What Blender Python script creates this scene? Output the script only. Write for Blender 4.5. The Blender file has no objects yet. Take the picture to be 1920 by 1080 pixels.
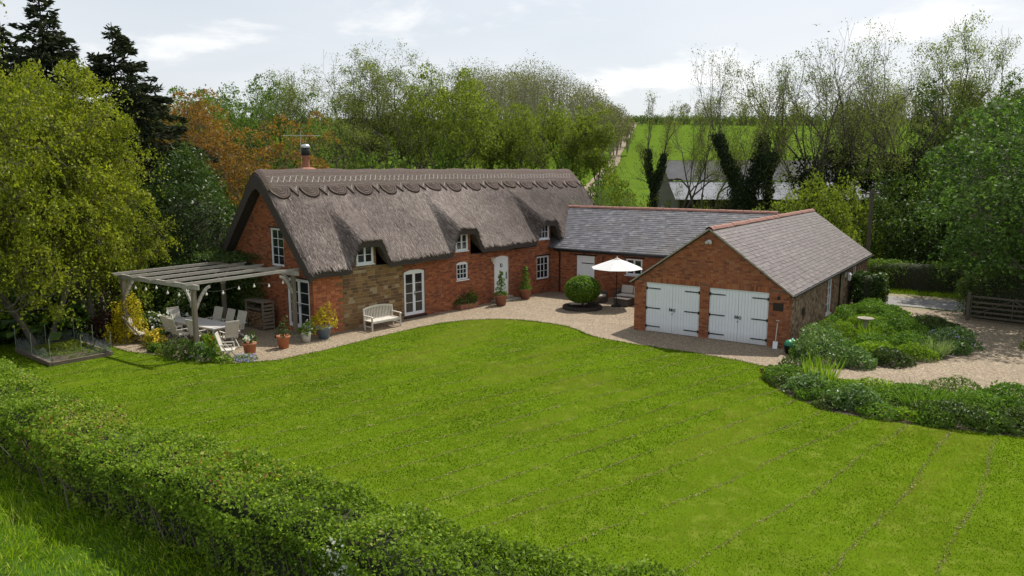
import bpy, math, numpy as np
from mathutils import Vector, Matrix
R_ = math.radians
rng = np.random.default_rng(7)
scene = bpy.context.scene
COL = scene.collection

# ------------------------------------------------------------------ camera, sky, sun, exposure
# site axes: +Y runs along the garage ridge (away), +X along the slate wing; the viewpoint hovers 7 m over (0,0)
VIEW_AZ = math.atan(970 / 1417.0)
cam_d = bpy.data.cameras.new('camera'); cam = bpy.data.objects.new('camera', cam_d); COL.objects.link(cam)
cam.location = (0, 0, 7.0)
cam.rotation_euler = (math.pi / 2 - math.atan(220 / 1400), 0, VIEW_AZ)
cam_d.sensor_width = 36; cam_d.lens = 36 * 1400 / 1920; cam_d.clip_start = .1; cam_d.clip_end = 3000
scene.camera = cam
SUN_EL, SUN_AZ = R_(56), R_(7)          # azimuth from +Y towards +X
sd = Vector((math.sin(SUN_AZ) * math.cos(SUN_EL), math.cos(SUN_AZ) * math.cos(SUN_EL), math.sin(SUN_EL)))
sl = bpy.data.lights.new('sun', 'SUN'); sl.energy = 5.0; sl.angle = R_(.6); sl.color = (1, .95, .87)
so = bpy.data.objects.new('sun', sl); COL.objects.link(so); so.rotation_euler = sd.to_track_quat('Z', 'Y').to_euler()
so.location = (0, 0, 60)
w = bpy.data.worlds.new('World'); scene.world = w; w.use_nodes = True
wn, wl = w.node_tree.nodes, w.node_tree.links; wn.clear()
def wnode(t, **k):
    n = wn.new(t)
    for a, b in k.items(): setattr(n, a, b)
    return n
sky = wnode('ShaderNodeTexSky', sky_type='NISHITA', sun_disc=False, sun_elevation=SUN_EL, sun_rotation=SUN_AZ, altitude=100, air_density=1.0, dust_density=2.2, ozone_density=1.0)
tc = wnode('ShaderNodeTexCoord'); sep = wnode('ShaderNodeSeparateXYZ'); wl.new(tc.outputs['Generated'], sep.inputs[0])
# thin cloud sheet: direction projected on a plane overhead
den = wnode('ShaderNodeMath', operation='ADD'); den.inputs[1].default_value = .16; wl.new(sep.outputs['Z'], den.inputs[0])
dmx = wnode('ShaderNodeMath', operation='MAXIMUM'); dmx.inputs[1].default_value = .05; wl.new(den.outputs[0], dmx.inputs[0])
dx = wnode('ShaderNodeMath', operation='DIVIDE'); wl.new(sep.outputs['X'], dx.inputs[0]); wl.new(dmx.outputs[0], dx.inputs[1])
dy = wnode('ShaderNodeMath', operation='DIVIDE'); wl.new(sep.outputs['Y'], dy.inputs[0]); wl.new(dmx.outputs[0], dy.inputs[1])
cmb = wnode('ShaderNodeCombineXYZ'); wl.new(dx.outputs[0], cmb.inputs[0]); wl.new(dy.outputs[0], cmb.inputs[1])
def wnoise(scale, det, rough, lo, hi, off=0.0):
    n = wnode('ShaderNodeTexNoise'); n.inputs['Scale'].default_value = scale; n.inputs['Detail'].default_value = det; n.inputs['Roughness'].default_value = rough
    n.inputs['Distortion'].default_value = .3
    if off:
        ad = wnode('ShaderNodeVectorMath', operation='ADD'); ad.inputs[1].default_value = (off, off * .7, 0); wl.new(cmb.outputs[0], ad.inputs[0]); wl.new(ad.outputs[0], n.inputs['Vector'])
    else: wl.new(cmb.outputs[0], n.inputs['Vector'])
    r = wnode('ShaderNodeMapRange'); r.interpolation_type = 'SMOOTHSTEP'; r.inputs[1].default_value = lo; r.inputs[2].default_value = hi; wl.new(n.outputs['Fac'], r.inputs[0])
    return r
veil = wnoise(.55, 4, .5, .25, .75, 3.1)
puff = wnoise(1.15, 9, .56, .53, .66, 55.55)
vm = wnode('ShaderNodeMapRange'); vm.inputs[3].default_value = .62; vm.inputs[4].default_value = .92; wl.new(veil.outputs[0], vm.inputs[0])
el = wnode('ShaderNodeMapRange'); el.inputs[1].default_value = .12; el.inputs[2].default_value = .75; el.inputs[3].default_value = 1.0; el.inputs[4].default_value = .48; wl.new(sep.outputs['Z'], el.inputs[0])
vf = wnode('ShaderNodeMath', operation='MULTIPLY'); wl.new(vm.outputs[0], vf.inputs[0]); wl.new(el.outputs[0], vf.inputs[1])
mx1 = wnode('ShaderNodeMix', data_type='RGBA'); wl.new(vf.outputs[0], mx1.inputs['Factor']); wl.new(sky.outputs[0], mx1.inputs['A']); mx1.inputs['B'].default_value = (8.6, 8.9, 9.2, 1)
mx2 = wnode('ShaderNodeMix', data_type='RGBA'); pm = wnode('ShaderNodeMath', operation='MULTIPLY'); pm.inputs[1].default_value = .75
wl.new(puff.outputs[0], pm.inputs[0]); wl.new(pm.outputs[0], mx2.inputs['Factor']); wl.new(mx1.outputs['Result'], mx2.inputs['A']); mx2.inputs['B'].default_value = (10.6, 10.6, 10.5, 1)
bg = wnode('ShaderNodeBackground'); bg.inputs['Strength'].default_value = .1; wl.new(mx2.outputs['Result'], bg.inputs['Color'])
wo = wnode('ShaderNodeOutputWorld'); wl.new(bg.outputs[0], wo.inputs[0])
vs = scene.view_settings; vs.view_transform = 'Standard'; vs.look = 'None'; vs.exposure = .12; vs.gamma = 1; vs.use_curve_mapping = False
scene.cycles.max_bounces = 6; scene.cycles.transparent_max_bounces = 6; scene.cycles.diffuse_bounces = 3; scene.cycles.glossy_bounces = 2; scene.cycles.transmission_bounces = 4
scene.cycles.use_adaptive_sampling = True; scene.cycles.adaptive_threshold = .02
scene.cycles.use_denoising = True

# ------------------------------------------------------------------ materials
class NM:
    def __init__(s, name):
        s.m = bpy.data.materials.new(name); s.m.use_nodes = True; s.n = s.m.node_tree.nodes; s.l = s.m.node_tree.links
        s.b = s.n['Principled BSDF']; s.o = s.n['Material Output']
    def node(s, t, **k):
        n = s.n.new(t)
        for a, b in k.items(): setattr(n, a, b)
        return n
    def coord(s, scale=(1, 1, 1), out='Object', rot=(0, 0, 0)):
        t = s.node('ShaderNodeTexCoord'); m = s.node('ShaderNodeMapping'); m.inputs['Scale'].default_value = scale; m.inputs['Rotation'].default_value = rot
        s.l.new(t.outputs[out], m.inputs[0]); return m.outputs[0]
    def world(s, scale=(1, 1, 1), rot=(0, 0, 0)):
        t = s.node('ShaderNodeNewGeometry'); m = s.node('ShaderNodeMapping'); m.inputs['Scale'].default_value = scale; m.inputs['Rotation'].default_value = rot
        s.l.new(t.outputs['Position'], m.inputs[0]); return m.outputs[0]
    def noise(s, vec, scale, det=4, rough=.6, dist=0):
        n = s.node('ShaderNodeTexNoise'); n.inputs['Scale'].default_value = scale; n.inputs['Detail'].default_value = det; n.inputs['Roughness'].default_value = rough; n.inputs['Distortion'].default_value = dist
        s.l.new(vec, n.inputs['Vector']); return n.outputs['Fac']
    def voro(s, vec, scale, out='Color', feature='F1'):
        n = s.node('ShaderNodeTexVoronoi', feature=feature); n.inputs['Scale'].default_value = scale; s.l.new(vec, n.inputs['Vector']); return n.outputs[out]
    def ramp(s, fac, stops, interp='LINEAR'):
        r = s.node('ShaderNodeValToRGB'); r.color_ramp.interpolation = interp; e = r.color_ramp.elements
        while len(e) < len(stops): e.new(.5)
        for k, (p, c) in enumerate(stops): e[k].position = p; e[k].color = (c[0], c[1], c[2], 1)
        s.l.new(fac, r.inputs[0]); return r.outputs[0]
    def mix(s, fac, a, b, mode='MIX'):
        m = s.node('ShaderNodeMix', data_type='RGBA', blend_type=mode)
        for v, i in ((fac, 'Factor'), (a, 'A'), (b, 'B')):
            if isinstance(v, (int, float)): m.inputs[i].default_value = v
            elif isinstance(v, tuple): m.inputs[i].default_value = (v[0], v[1], v[2], 1)
            else: s.l.new(v, m.inputs[i])
        return m.outputs['Result']
    def math(s, op, a, b=0.0):
        m = s.node('ShaderNodeMath', operation=op)
        for k, v in enumerate((a, b)):
            if isinstance(v, (int, float)): m.inputs[k].default_value = v
            else: s.l.new(v, m.inputs[k])
        return m.outputs[0]
    def tone(s, spread=1.0):
        a = s.node('ShaderNodeAttribute', attribute_name='tone'); o = s.node('ShaderNodeObjectInfo')
        return s.math('FRACT', s.math('ADD', a.outputs['Fac'], s.math('MULTIPLY', o.outputs['Random'], spread)))
    def color(s, c):
        if isinstance(c, tuple): s.b.inputs['Base Color'].default_value = (c[0], c[1], c[2], 1)
        else: s.l.new(c, s.b.inputs['Base Color'])
    def rough(s, r): s.b.inputs['Roughness'].default_value = r; return s
    def bump(s, h, st=.4, dist=.02):
        b = s.node('ShaderNodeBump'); b.inputs['Strength'].default_value = st; b.inputs['Distance'].default_value = dist
        s.l.new(h, b.inputs['Height']); s.l.new(b.outputs[0], s.b.inputs['Normal'])
def simple(name, c, rough=.6, metal=0, var=.18, scale=6, spec=.3, bump=0):
    m = NM(name); v = m.noise(m.coord(), scale, 5, .65)
    d = tuple(x * (1 - var) for x in c); h = tuple(min(1, x * (1 + var)) for x in c)
    m.color(m.ramp(v, [(.25, d), (.75, h)])); m.rough(rough); m.b.inputs['Metallic'].default_value = metal; m.b.inputs['Specular IOR Level'].default_value = spec
    if bump: m.bump(v, bump)
    return m.m
def leafmat(name, stops, trans=.4, rough=.55, spec=.16, jitter=.12, brown=None):
    m = NM(name); a = m.node('ShaderNodeAttribute', attribute_name='tone'); o = m.node('ShaderNodeObjectInfo')
    f = m.math('ADD', a.outputs['Fac'], m.math('MULTIPLY', m.math('SUBTRACT', o.outputs['Random'], .5), jitter))
    c = m.ramp(f, stops)
    m.color(c); m.rough(rough); m.b.inputs['Specular IOR Level'].default_value = spec
    t = m.node('ShaderNodeBsdfTranslucent'); tcx = m.mix(1.0, c, (1.15, 1.25, .55), 'MULTIPLY'); m.l.new(tcx, t.inputs['Color'])
    mx = m.node('ShaderNodeMixShader'); mx.inputs[0].default_value = trans
    m.l.new(m.b.outputs[0], mx.inputs[1]); m.l.new(t.outputs[0], mx.inputs[2]); m.l.new(mx.outputs[0], m.o.inputs[0])
    return m.m
MT = {}
# ground materials
m = NM('lawn_turf'); v = m.world()
n1 = m.noise(v, .35, 4, .6); n2 = m.noise(v, 2.2, 5, .65); n3 = m.noise(m.world((1, .35, 1), (0, 0, -.3)), 9, 6, .75)
c = m.mix(n3, (.054, .10, .005), (.10, .15, .008)); c = m.mix(m.ramp(n2, [(.5, (0, 0, 0)), (.72, (.7, .7, .7))]), c, (.17, .205, .03))
c = m.mix(m.ramp(n1, [(.35, (0, 0, 0)), (.7, (.55, .55, .55))]), c, (.11, .185, .007))
m.color(c); m.rough(.85); m.b.inputs['Specular IOR Level'].default_value = .1; m.b.inputs['Specular IOR Level'].default_value = 0; m.bump(n3, .5, .05); MT['lawn'] = m.m
m = NM('rough_grass_ground'); v = m.world(); n1 = m.noise(v, .6, 5, .6); n2 = m.noise(v, 12, 5, .7)
m.color(m.mix(n2, m.ramp(n1, [(.3, (.05, .075, .015)), (.7, (.08, .16, .018))]), (.045, .10, .012))); m.rough(1); m.b.inputs['Specular IOR Level'].default_value = 0; m.bump(n2, .6, .08); MT['ground'] = m.m
m = NM('crop_field'); v = m.world(); n1 = m.noise(v, .04, 5, .6); st = m.noise(m.world((.03, .6, 1), (0, 0, .6)), 1.0, 3, .6); n2 = m.noise(v, 1.6, 6, .7)
c = m.ramp(n1, [(.3, (.085, .145, .016)), (.7, (.11, .175, .02))]); c = m.mix(m.math('MULTIPLY', st, .5), c, (.085, .135, .02)); c = m.mix(m.math('MULTIPLY', n2, .35), c, (.065, .115, .012))
m.color(c); m.rough(1); m.b.inputs['Specular IOR Level'].default_value = 0; m.bump(n2, .6, .3); MT['field'] = m.m
m = NM('pea_gravel'); v = m.world(); vc = m.voro(v, 24); vd = m.voro(v, 24, 'Distance'); n1 = m.noise(v, .7, 5, .6); n2 = m.noise(v, 9, 8, .85)
sp = m.node('ShaderNodeSeparateColor'); m.l.new(vc, sp.inputs[0])
c = m.ramp(sp.outputs[0], [(.0, (.08, .06, .034)), (.35, (.225, .175, .105)), (.7, (.355, .285, .18)), (1, (.57, .48, .335))])
c = m.mix(m.ramp(n2, [(.42, (0, 0, 0)), (.6, (.8, .8, .8))]), c, (.20, .145, .095)); c = m.mix(m.ramp(n1, [(.42, (0, 0, 0)), (.75, (.55, .55, .55))]), c, (.22, .16, .11)); n4 = m.noise(m.world((.3, 1.1, 1), (0, 0, .5)), 1.6, 5, .65); c = m.mix(m.ramp(n4, [(.5, (0, 0, 0)), (.68, (.5, .5, .5))]), c, (.20, .15, .10))
m.color(c); m.rough(.85); m.bump(m.math('SUBTRACT', 1.0, vd), .8, .03); MT['gravel'] = m.m
m = NM('lane_asphalt'); v = m.world(); n = m.noise(v, 60, 4, .7); n1 = m.noise(m.world((.2, 1.5, 1)), 1.2, 4, .6)
m.color(m.mix(n1, m.ramp(n, [(.3, (.13, .125, .125)), (.7, (.21, .205, .205))]), (.22, .205, .19))); m.rough(.85); m.bump(n, .4, .01); MT['road'] = m.m
m = NM('farm_track'); v = m.world(); n = m.noise(v, .8, 6, .7); m.color(m.ramp(n, [(.3, (.17, .125, .08)), (.7, (.28, .22, .15))])); m.rough(.95); MT['track'] = m.m
m = NM('dry_verge'); v = m.world(); n = m.noise(v, 2.5, 6, .7); m.color(m.ramp(n, [(.35, (.26, .21, .15)), (.65, (.17, .17, .07))])); m.rough(.95); MT['verge'] = m.m
m = NM('garden_soil'); v = m.world(); n = m.noise(v, 5, 6, .75); m.color(m.ramp(n, [(.3, (.05, .035, .024)), (.7, (.12, .085, .055))])); m.rough(.95); m.bump(n, .8, .08); MT['soil'] = m.m
# masonry
def brick(name, stops, wear=(.25, .08, .042), joint=False):
    m = NM(name); t = m.tone(); v = m.coord(); n = m.noise(v, 30, 5, .7); n2 = m.noise(v, .9, 5, .6)
    c = m.ramp(t, stops); c = m.mix(m.math('MULTIPLY', n, .4), c, wear)
    c = m.mix(m.ramp(n2, [(.5, (0, 0, 0)), (.72, (.5, .5, .5))]), c, (.17, .085, .06))
    m.color(c); m.rough(.88); m.b.inputs['Specular IOR Level'].default_value = .15; m.bump(n, .5, .008); return m.m
MT['brick'] = brick('red_cottage_brick', [(0, (.12, .05, .036)), (.15, (.235, .083, .044)), (.5, (.335, .112, .05)), (.85, (.40, .145, .062)), (1, (.45, .19, .09))])
MT['brick_orange'] = brick('soft_orange_brick', [(0, (.24, .09, .06)), (.3, (.42, .13, .06)), (.7, (.54, .18, .08)), (1, (.60, .26, .13))], (.48, .16, .07))
MT['brick_garage'] = brick('mellow_garage_brick', [(0, (.15, .06, .04)), (.15, (.28, .10, .05)), (.5, (.37, .133, .06)), (.85, (.425, .165, .073)), (1, (.43, .21, .105))])
m = NM('lime_mortar'); v = m.coord(); n = m.noise(v, 14, 5, .7); m.color(m.ramp(n, [(.3, (.12, .07, .05)), (.7, (.22, .14, .10))])); m.rough(.95); MT['mortar'] = m.m
MT['lime'] = simple('cream_lime_mortar', (.36, .27, .16), .95, var=.25, scale=12)
m = NM('ironstone'); t = m.tone(); v = m.coord(); n = m.noise(v, 12, 6, .7); c = m.ramp(t, [(0, (.09, .045, .028)), (.22, (.17, .09, .04)), (.6, (.27, .15, .055)), (.88, (.33, .20, .085)), (1, (.20, .085, .045))])
c = m.mix(m.math('MULTIPLY', n, .45), c, (.21, .125, .055)); m.color(c); m.rough(.9); m.bump(n, .6, .02); MT['ironstone'] = m.m
m = NM('rubble_stone'); t = m.tone(); v = m.coord(); n = m.noise(v, 10, 6, .7); c = m.ramp(t, [(0, (.10, .065, .045)), (.3, (.20, .13, .075)), (.6, (.29, .20, .12)), (.85, (.36, .28, .19)), (1, (.26, .11, .06))])
c = m.mix(m.math('MULTIPLY', n, .45), c, (.19, .13, .08)); m.color(c); m.rough(.9); m.bump(n, .6, .03); MT['rubble'] = m.m
# roofs
m = NM('weathered_thatch'); v = m.coord((1, 1, .22)); n = m.noise(v, 26, 6, .8, .4); n2 = m.noise(m.coord(), .8, 5, .65); n3 = m.noise(m.coord((.5, 3, .5)), 5, 5, .7)
c = m.ramp(n, [(.3, (.055, .041, .036)), (.5, (.145, .113, .098)), (.75, (.26, .212, .185))]); c = m.mix(m.math('MULTIPLY', n3, .5), c, (.11, .08, .07)); c = m.mix(m.ramp(n2, [(.5, (0, 0, 0)), (.75, (.5, .5, .5))]), c, (.125, .112, .06))
m.color(c); m.rough(.95); m.b.inputs['Specular IOR Level'].default_value = .1; m.bump(n, 1.0, .06); MT['thatch'] = m.m
m = NM('shaded_cut_thatch'); n = m.noise(m.coord((1, 1, 6)), 9, 6, .75); m.color(m.ramp(n, [(.3, (.035, .027, .023)), (.7, (.10, .078, .066))])); m.rough(1); m.bump(n, .8, .05); MT['thatch_cut_shaded'] = m.m  # cut verge, lip and underside coloured darker to stand in for shade
m = NM('thatch_straw_ends'); a = m.tone(.0); m.color(m.ramp(a, [(0, (.035, .026, .022)), (.4, (.135, .104, .09)), (.75, (.25, .205, .178)), (1, (.40, .345, .30))])); m.rough(.9); MT['straw'] = m.m
MT['hazel'] = simple('pale_hazel_rods', (.46, .41, .36), .8)
def slate(name, a, b, c_, d):
    m = NM(name); t = m.tone(); v = m.coord(); n = m.noise(v, 18, 5, .7); n2 = m.noise(v, .55, 5, .65, .6); n3 = m.noise(m.coord((1, .4, .4)), 5, 5, .75)
    c = m.ramp(t, [(0, a), (.5, b), (.85, c_), (1, d)]); c = m.mix(m.ramp(n3, [(.52, (0, 0, 0)), (.75, (.6, .6, .6))]), c, (.21, .195, .185)); c = m.mix(m.ramp(n2, [(.48, (0, 0, 0)), (.68, (.55, .55, .55))]), c, (.12, .105, .085))
    c = m.mix(m.math('MULTIPLY', n, .3), c, (.12, .108, .107)); m.color(c); m.rough(.62); m.b.inputs['Specular IOR Level'].default_value = .35; m.bump(n, .35, .006); return m.m
MT['slate'] = slate('blue_grey_slate', (.08, .08, .093), (.108, .108, .124), (.14, .14, .158), (.205, .203, .215))
MT['slate_brown'] = slate('purple_grey_slate', (.092, .072, .069), (.118, .095, .09), (.14, .116, .109), (.18, .152, .143))
MT['ridge'] = simple('terracotta_ridge', (.25, .125, .095), .8, var=.4, scale=5)
m = NM('barn_sheet'); v = m.coord((1, 1, 1)); n = m.noise(v, .9, 5, .65); n2 = m.noise(v, 7, 5, .7); m.color(m.mix(m.math('MULTIPLY', n2, .5), m.ramp(n, [(.3, (.10, .10, .108)), (.7, (.15, .148, .155))]), (.09, .088, .085))); m.rough(1); m.b.inputs['Specular IOR Level'].default_value = .05; MT['sheet_dark'] = m.m
MT['sheet_light'] = simple('pale_barn_sheet', (.25, .26, .275), .95, var=.25, scale=2, spec=.02)
MT['barn_wall'] = simple('weathered_barn_boards', (.13, .115, .10), .9, var=.3)
MT['white'] = simple('white_gloss_paint', (.78, .79, .80), .35, var=.03, scale=3)
m = NM('white_door_boards'); v = m.coord(); n = m.noise(v, 2, 5, .65); n2 = m.noise(m.coord((9, 9, 2)), 3, 5, .7); sx = m.node('ShaderNodeSeparateXYZ'); m.l.new(v, sx.inputs[0]); dz = m.node('ShaderNodeMapRange'); dz.inputs[1].default_value = .45; dz.inputs[2].default_value = 0; m.l.new(sx.outputs['Z'], dz.inputs[0])
c = m.ramp(n, [(.25, (.76, .79, .83)), (.75, (.82, .845, .87))]); c = m.mix(m.math('MULTIPLY', m.math('MULTIPLY', dz.outputs[0], n2), .75), c, (.30, .25, .19)); c = m.mix(m.ramp(n2, [(.55, (0, 0, 0)), (.8, (.3, .3, .3))]), c, (.55, .55, .54)); m.color(c); m.rough(.5); MT['white_board'] = m.m
m = NM('window_glass'); m.color((.018, .022, .025)); m.rough(.06); m.b.inputs['Specular IOR Level'].default_value = .6; MT['glass'] = m.m
MT['iron'] = simple('black_ironwork', (.016, .016, .018), .5)
MT['dark_timber'] = simple('dark_oak_lintel', (.035, .026, .02), .8)
MT['gutter'] = simple('black_gutter', (.018, .018, .018), .4)
MT['stone_step'] = simple('worn_stone', (.30, .27, .21), .9, var=.3, scale=8, bump=.3)
def timber(name, a, b, sc=(12, 1.2, 12)):
    m = NM(name); v = m.coord(sc); n = m.noise(v, 3, 5, .7); m.color(m.ramp(n, [(.3, a), (.7, b)])); m.rough(.85); m.bump(n, .3, .006); return m.m
MT['grey_wood'] = timber('silvered_pergola_oak', (.26, .23, .20), (.46, .42, .37))
MT['post_wood'] = timber('brown_pergola_post', (.12, .095, .065), (.24, .20, .145), (10, 10, 1.2))
MT['teak'] = timber('sun_bleached_teak', (.48, .44, .37), (.66, .62, .54), (8, 8, 8))
MT['chair'] = timber('weathered_chair_slats', (.42, .385, .32), (.60, .565, .49), (8, 8, 8))
MT['tabletop'] = simple('pale_grey_tabletop', (.47, .45, .43), .6, var=.08)
MT['canvas'] = simple('cream_sling_canvas', (.52, .48, .41), .9, var=.1)
MT['terracotta'] = simple('terracotta_pot', (.47, .17, .085), .8, var=.15, scale=8)
MT['old_terracotta'] = simple('aged_terracotta_pot', (.30, .135, .085), .85, var=.3, scale=8)
MT['blue_pot'] = simple('blue_grey_glazed_pot', (.17, .23, .31), .35, var=.12)
MT['white_pot'] = simple('off_white_pot', (.58, .56, .51), .6, var=.12)
MT['rattan'] = simple('grey_brown_rattan', (.105, .082, .07), .7, var=.35, scale=50, bump=.4)
MT['cushion'] = simple('oatmeal_cushion', (.56, .52, .47), .9, var=.05)
m = NM('white_parasol_canvas'); m.color((.82, .82, .81)); m.rough(.9); t = m.node('ShaderNodeBsdfTranslucent'); t.inputs['Color'].default_value = (.8, .79, .76, 1); mx = m.node('ShaderNodeMixShader'); mx.inputs[0].default_value = .3
m.l.new(m.b.outputs[0], mx.inputs[1]); m.l.new(t.outputs[0], mx.inputs[2]); m.l.new(mx.outputs[0], m.o.inputs[0]); MT['parasol'] = m.m
MT['bulb'] = simple('clear_festoon_bulb', (.75, .72, .62), .1, var=.02, spec=.6)
MT['logs'] = simple('split_log_ends', (.26, .16, .09), .9, var=.4, scale=20)
MT['metal'] = simple('galvanised_metal', (.55, .57, .6), .35, .8)
MT['net'] = simple('grey_green_netting', (.20, .23, .23), .8)
MT['plank'] = timber('weathered_bed_plank', (.11, .08, .055), (.22, .175, .13), (2, 2, 9))
MT['green_plastic'] = simple('green_plastic', (.03, .20, .10), .4)
MT['pole'] = timber('creosoted_pole', (.06, .05, .036), (.12, .10, .072), (6, 6, .6))
MT['bark'] = simple('grey_brown_bark', (.17, .145, .115), .95, var=.45, scale=9, bump=.6)
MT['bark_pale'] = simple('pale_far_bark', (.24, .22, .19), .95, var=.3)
MT['bark_mid'] = simple('grey_ash_bark', (.10, .085, .066), .95, var=.4)
MT['bark_dark'] = simple('dark_bark', (.06, .05, .04), .95, var=.45, scale=9, bump=.6)
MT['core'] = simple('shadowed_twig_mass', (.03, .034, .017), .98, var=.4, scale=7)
# foliage colours (leaf by leaf variation)
MT['lf_gold'] = leafmat('golden_spring_leaf', [(0, (.07, .092, .012)), (.4, (.165, .195, .02)), (.8, (.30, .325, .03)), (1, (.42, .43, .05))], .44)
MT['lf_green'] = leafmat('mid_green_leaf', [(0, (.05, .085, .018)), (.5, (.105, .17, .03)), (1, (.18, .26, .05))], .45)
MT['lf_olive'] = leafmat('olive_spring_leaf', [(0, (.075, .098, .018)), (.5, (.15, .195, .03)), (1, (.25, .295, .045))], .48)
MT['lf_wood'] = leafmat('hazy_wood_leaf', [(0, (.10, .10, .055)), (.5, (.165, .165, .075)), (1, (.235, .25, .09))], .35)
MT['lf_fine'] = leafmat('thin_spring_leaf', [(0, (.09, .11, .035)), (.5, (.16, .195, .05)), (1, (.25, .285, .08))], .45)
MT['lf_copper'] = leafmat('copper_leaf', [(0, (.12, .062, .022)), (.45, (.25, .125, .03)), (.8, (.34, .19, .04)), (1, (.27, .23, .045))], .45)
MT['lf_laurel'] = leafmat('glossy_laurel_leaf', [(0, (.024, .045, .010)), (.6, (.052, .095, .017)), (1, (.13, .19, .035))], .25, .42, .22)
MT['lf_ivy'] = leafmat('ivy_leaf', [(0, (.010, .018, .007)), (.6, (.024, .042, .013)), (1, (.05, .075, .022))], .15, .5)
MT['lf_conifer'] = leafmat('spruce_needles', [(0, (.016, .022, .013)), (.6, (.034, .045, .022)), (1, (.07, .08, .033))], .15, .7, .1)
MT['lf_syc'] = leafmat('sycamore_leaf', [(0, (.03, .062, .016)), (.5, (.085, .155, .035)), (1, (.20, .31, .085))], .40, .5, .10)
MT['lf_box'] = leafmat('clipped_box_leaf', [(0, (.07, .125, .014)), (.5, (.125, .225, .022)), (1, (.20, .31, .04))], .4, .5)
MT['lf_hedge'] = leafmat('hawthorn_hedge_leaf', [(0, (.065, .11, .013)), (.45, (.16, .25, .028)), (.82, (.27, .375, .042)), (.93, (.38, .44, .08)), (1, (.42, .33, .14))], .45, .55, .12)
MT['lf_dark'] = leafmat('dark_shrub_leaf', [(0, (.03, .05, .012)), (.6, (.068, .112, .022)), (1, (.145, .205, .04))], .32, .5, .25)
MT['lf_bord'] = leafmat('border_leaf', [(0, (.05, .105, .016)), (.5, (.11, .205, .028)), (1, (.21, .33, .05))], .4)
MT['lf_blue'] = leafmat('peony_leaf', [(0, (.055, .11, .028)), (.5, (.12, .21, .055)), (1, (.27, .38, .17))], .34, .45, .3)
MT['lf_lime'] = leafmat('lime_leaf', [(0, (.10, .17, .014)), (.5, (.17, .275, .022)), (1, (.27, .385, .04))], .48)
MT['lf_yellow'] = leafmat('golden_shrub_leaf', [(0, (.24, .20, .012)), (.5, (.48, .39, .02)), (1, (.66, .52, .04))], .4)
MT['lf_purple'] = leafmat('purple_shrub_leaf', [(0, (.03, .014, .014)), (.6, (.075, .03, .03)), (1, (.12, .07, .045))], .3)
MT['lf_cream'] = leafmat('variegated_blade', [(0, (.14, .22, .07)), (1, (.40, .46, .24))], .4)
MT['fl_white'] = leafmat('white_petal', [(0, (.55, .56, .50)), (1, (.80, .80, .76))], .3)
MT['fl_yellow'] = leafmat('yellow_petal', [(0, (.50, .33, .02)), (1, (.74, .55, .05))], .3)
MT['fl_blue'] = leafmat('lavender_petal', [(0, (.20, .20, .42)), (1, (.42, .42, .62))], .3)
MT['fl_red'] = leafmat('russet_petal', [(0, (.28, .06, .03)), (1, (.50, .16, .05))], .3)
MT['blade'] = leafmat('lawn_blade', [(0, (.030, .066, .003)), (.4, (.082, .142, .005)), (.75, (.145, .19, .010)), (1, (.26, .25, .05))], .35, .7, .05, 0)
MT['blade_long'] = leafmat('long_grass_blade', [(0, (.11, .185, .006)), (.5, (.22, .35, .011)), (.85, (.33, .46, .02)), (1, (.50, .48, .13))], .42, .6, .15, 0)
MT['clip'] = leafmat('dry_clippings', [(0, (.13, .11, .045)), (.5, (.30, .26, .12)), (1, (.46, .41, .24))], .2, .9, .1, 0)

# ------------------------------------------------------------------ mesh helpers
def mesh_np(name, V, F, mats, tone=None, mi=None, smooth=False):
    me = bpy.data.meshes.new(name)
    V = np.asarray(V, np.float32); F = np.asarray(F, np.int32); k = F.shape[1]
    me.vertices.add(len(V)); me.vertices.foreach_set('co', V.ravel())
    me.loops.add(F.size); me.loops.foreach_set('vertex_index', F.ravel())
    me.polygons.add(len(F)); me.polygons.foreach_set('loop_start', np.arange(0, F.size, k, dtype=np.int32)); me.polygons.foreach_set('loop_total', np.full(len(F), k, np.int32))
    if not isinstance(mats, (list, tuple)): mats = [mats]
    for x in mats: me.materials.append(MT[x] if isinstance(x, str) else x)
    if mi is not None: me.polygons.foreach_set('material_index', np.asarray(mi, np.int32))
    if smooth: me.polygons.foreach_set('use_smooth', np.ones(len(F), bool))
    if tone is not None:
        a = me.attributes.new('tone', 'FLOAT', 'FACE'); a.data.foreach_set('value', np.asarray(tone, np.float32))
    me.update(calc_edges=True); return me
def link(name, data, parent=None, loc=None):
    o = bpy.data.objects.new(name, data); COL.objects.link(o)
    if parent is not None: o.parent = parent
    if loc is not None: o.location = loc
    return o
def tag(o, label=None, cat=None, group=None, kind=None):
    if label: o['label'] = label
    if cat: o['category'] = cat
    if group: o['group'] = group
    if kind: o['kind'] = kind
    return o
def thing(name, label, cat, loc=(0, 0, 0), rotz=0, group=None, scale=1):
    o = link(name, None, None, loc); o.rotation_euler = (0, 0, rotz); o.empty_display_size = .3
    o.scale = (scale,) * 3 if isinstance(scale, (int, float)) else scale
    return tag(o, label, cat, group)
def dup(root, loc=None, rotz=None, label=None, group=None, scale=None):
    def cp(o, par):
        c = o.copy(); COL.objects.link(c); c.parent = par
        for ch in list(o.children): cp(ch, c)
        return c
    r = cp(root, None)
    if loc is not None: r.location = loc
    if rotz is not None: r.rotation_euler = (0, 0, rotz)
    if label: r['label'] = label
    if group: r['group'] = group
    if scale is not None: r.scale = (scale,) * 3 if isinstance(scale, (int, float)) else scale
    return r
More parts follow.
